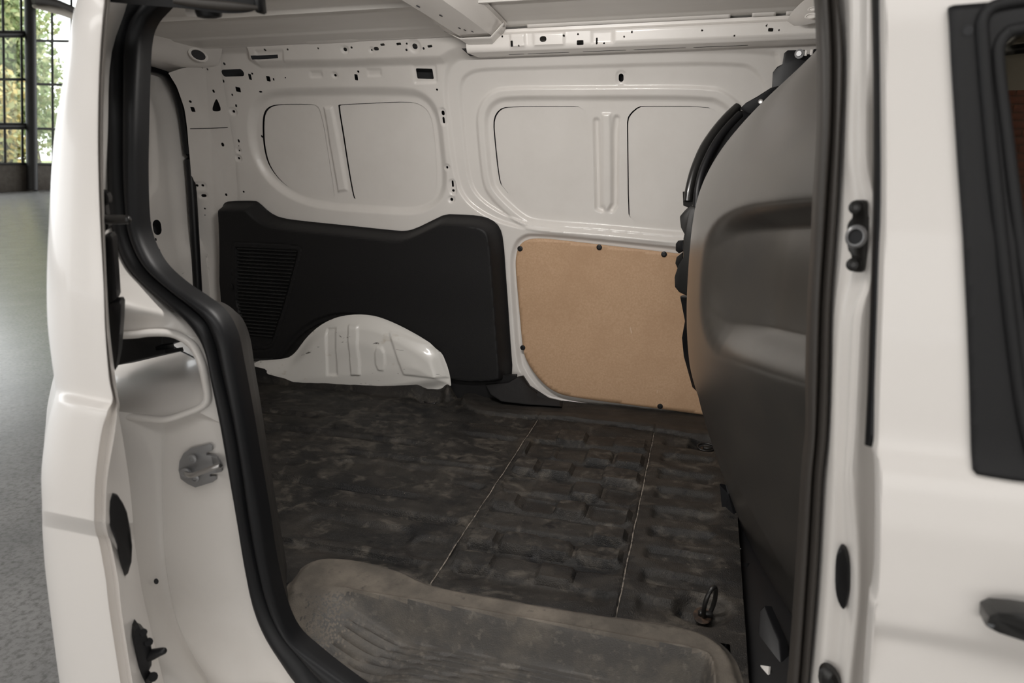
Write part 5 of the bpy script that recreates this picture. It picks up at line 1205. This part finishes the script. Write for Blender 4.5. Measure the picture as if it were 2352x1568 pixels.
cl = box('ceiling', (-5.0, 10.0, 8.2), (42.0, 48.0, 0.3), 'beam_dark', None, 0.02)
tag(cl, 'dark hall ceiling', 'ceiling', kind='structure')
wf = box('wall_front', (-5.0, -12.6, 4.1), (42.0, 0.3, 8.2), 'hall_paint', None, 0.02)
tag(wf, 'pale hall wall behind the viewer', 'wall', kind='structure')
wr = box('wall_right', (16.0, 10.0, 4.1), (0.3, 48.0, 8.2), 'hall_paint', None, 0.02)
tag(wr, 'pale hall side wall beyond the van bonnet', 'wall', kind='structure')
WX = -26.0
dado = [(20.2916,0.1568),(22.463,0.1226)]
sill = [(20.4771,1.0523),(22.6499,1.0534)]
zs = 0.5 * (sill[0][1] + sill[1][1])
wl = box('wall_left', (WX - 0.15, 20, zs / 2), (0.3, 60, zs), 'plaster', None, 0.01)
tag(wl, 'dark plastered wall under the tall steel windows', 'wall', kind='structure')
# the steel grid: each bar from its foot to its head on the wall plane


def steel_window(name, cols, rows, label, heavy):
    w = empty(name, (WX, cols[0][0][0], zs))
    tag(w, label, 'window', kind='structure')

    def at(c, t):
        (y0, z0), (y1, z1) = c
        return np.array((WX, y0 + (y1 - y0) * t, z0 + (z1 - z0) * t))

    nr = len(rows)
    for c in cols:
        tube('mullion', [at(c, 0), at(c, 1)], 0.045, 'window_steel', w, 8, 1)
    for k, t in enumerate(rows):
        tube('transom', [at(cols[0], t), at(cols[-1], t)], 0.13 if k in heavy else 0.05, 'window_steel', w, 8, 1)
    for i in range(len(cols) - 1):
        for k in range(nr - 1):
            q = [at(cols[i], rows[k]), at(cols[i + 1], rows[k]), at(cols[i + 1], rows[k + 1]), at(cols[i], rows[k + 1])]
            plate('pane', q, (1, 0, 0), 0.012, 'window_glass', w)
    return w


w1 = [[(18.6028,1.0811),(20.1372,8.7079)], [(19.2403,1.0713),(20.7947,8.8807)], [(19.9098,1.061),(21.4845,9.062)], [(20.6829,1.0492),(22.2443,9.2618)], [(21.3917,1.0383),(23.0265,9.4674)], [(21.7597,1.0326),(23.3855,9.5618)]]
w2 = [[(21.8157,1.0318),(23.4429,9.5769)], [(22.7223,1.0178),(24.4127,9.8319)], [(23.6589,0.9678),(25.3372,10.0749)], [(24.6563,0.9145),(26.3629,10.3445)], [(25.7207,0.8576),(27.4551,10.6316)]]
steel_window('window_1', w1, [0, 0.168, 0.375, 0.573, 0.78, 1.0], 'tall black steel grid window with heavy crossbars', (1, 3))
steel_window('window_2', w2, [0, 0.158, 0.355, 0.545, 0.74, 1.0], 'black steel grid window right of the thick post', ())
pp = [(21.4266,0.0378),(23.2565,9.6615)]
post = tube('trim_1', [(-25.8, a, b) for a, b in pp], 0.19, 'window_steel', None, 8, 1)
tag(post, 'thick black steel post between the two grid windows', 'post', kind='structure')
arch_pts = [(22.6654,7.1386),(23.1882,7.1754),(23.8525,7.1409),(24.6287,6.9879),(25.4256,6.7037)]
ab = tube('trim_2', [(-25.6, a, b) for a, b in arch_pts], 0.20, 'beam_dark', None, 8, 4)
tag(ab, 'dark arched beam at the top of the steel window', 'beam', kind='structure')
sof = [[(-25.5, a, b) for a, b in [(22.563,6.8705),(23.2571,7.0118),(23.9371,7.0235),(24.816,6.8172)]], [(-25.2, a, b) for a, b in [(22.3219,6.7512),(22.9383,6.7226),(23.6,6.6797),(24.4842,6.5515)]]]
so = loft('trim_3', sof, 'beam_cream', None, nv=1, nu=4, thick=0.05)
tag(so, 'pale underside below the dark arched beam', 'beam', kind='structure')

# ---------------------------------------------------------------- outside: paving, lawn, autumn trees
pv = sheet('ground', (-60, WX - 0.4), (-10, 80), 5.0, lambda X, Y: (X, Y, 0.30 + 0 * X), 'pale_paving')
tag(pv, 'pale paving outside the windows', 'ground', kind='structure')
lw = sheet('lawn_strip', (-90, -36), (-10, 120), 5.0, lambda X, Y: (X, Y, 0.36 + 0 * X), 'lawn')
tag(lw, 'strip of lawn beyond the paving', 'lawn', kind='stuff')
rt = random.Random(5)


def leaf_crown(name, parent, centers, n, size, mats):
    V, F = [], []
    for k in range(n):
        cx, cy, cz, r = centers[k % len(centers)]
        while True:
            d = np.array([rt.uniform(-1, 1) for _ in range(3)])
            if d @ d < 1:
                break
        p = np.array((cx, cy, cz)) + d * r
        a = np.array([rt.gauss(0, 1) for _ in range(3)])
        a /= np.linalg.norm(a)
        b = np.cross(a, [rt.gauss(0, 1) for _ in range(3)])
        b /= np.linalg.norm(b)
        s = size * rt.uniform(0.6, 1.3)
        i = len(V)
        V += [p - a * s, p - b * s * 0.6, p + a * s, p + b * s * 0.6]
        F.append((i, i + 1, i + 2, i + 3))
    o = mesh_obj(name, V, F, mats[0], parent)
    for m in mats[1:]:
        o.data.materials.append(MATS[m])
    idx = [rt.randrange(len(mats)) for _ in F]
    o.data.polygons.foreach_set('material_index', idx)
    return o


tree_spec = [(-45.0, 35.2, 6.4, 2.1, ('leaf_gold', 'leaf_olive'), 'small golden autumn tree low beyond the window panes'), (-47.5, 40.3, 14.0, 2.4, ('leaf_olive', 'leaf_green', 'leaf_green'), 'olive green tree standing right of the thick steel post'),
             (-53.0, 38.2, 12.0, 2.3, ('leaf_green', 'leaf_olive'), 'tall green leafy tree rising above the small golden tree'), (-54.0, 43.6, 13.0, 2.4, ('leaf_green', 'leaf_olive', 'leaf_gold'), 'tall mixed green and gold tree across the lawn'),
             (-61.0, 46.2, 15.0, 3.0, ('leaf_olive', 'leaf_green'), 'pale green tree closing the view between the others'), (-66.0, 56.0, 16.0, 3.6, ('leaf_green', 'leaf_olive'), 'farthest and tallest green tree at the end of the lawn')]
for x, y, h, rad, mats, lab in tree_spec:
    t = empty('autumn_tree', (x, y, 0.37))
    tag(t, lab, 'tree', 'autumn trees beyond the lawn')
    tube('trunk', [(x, y, 0.37), (x + 0.1, y, h * 0.3), (x, y + 0.1, h * 0.7)], [0.22, 0.17, 0.06], 'bark', t, 8, 3)
    cs = [(x + rt.uniform(-0.5, 0.5) * rad, y + rt.uniform(-0.6, 0.6) * rad, h * (0.20 + 0.75 * (k + rt.random()) / 18), rad * rt.uniform(0.45, 0.75)) for k in range(18)]
    leaf_crown('crown', t, cs, 4200, 0.24, mats)

# ---------------------------------------------------------------- brick wall on the far side of the hall
BY = 9.0
wb = box('wall_back', (9.0, BY + 0.15, 1.4), (14, 0.3, 2.8), 'mortar', None, 0.01)
tag(wb, 'red brick wall seen through the cab windows', 'wall', kind='structure')
bw, bh = 0.25, 0.085
bm = None
for r in range(26):
    for c in range(11):
        x = 2.35 + c * bw + (bw / 2 if r % 2 else 0)
        z = 0.15 + r * bh
        if bm is None:
            b = box('brick', (0, 0, 0), (bw - 0.012, 0.03, bh - 0.012), 'brick_red', None, 0.004)
            bm = b.data
        else:
            b = bpy.data.objects.new('brick', bm)
            COL.objects.link(b)
        b.location = (x - 0.0, BY - 0.004, z)
        b.parent = wb
bb = box('trim_4', (9.0, BY + 0.05, 2.52), (14, 0.35, 0.34), 'beam_cream', None, 0.01)
tag(bb, 'pale band along the top of the brick wall', 'trim', kind='structure')
bd = box('trim_5', (9.0, BY + 0.1, 3.3), (14, 0.35, 1.2), 'beam_dark', None, 0.01)
tag(bd, 'dark upper wall above the pale band', 'trim', kind='structure')
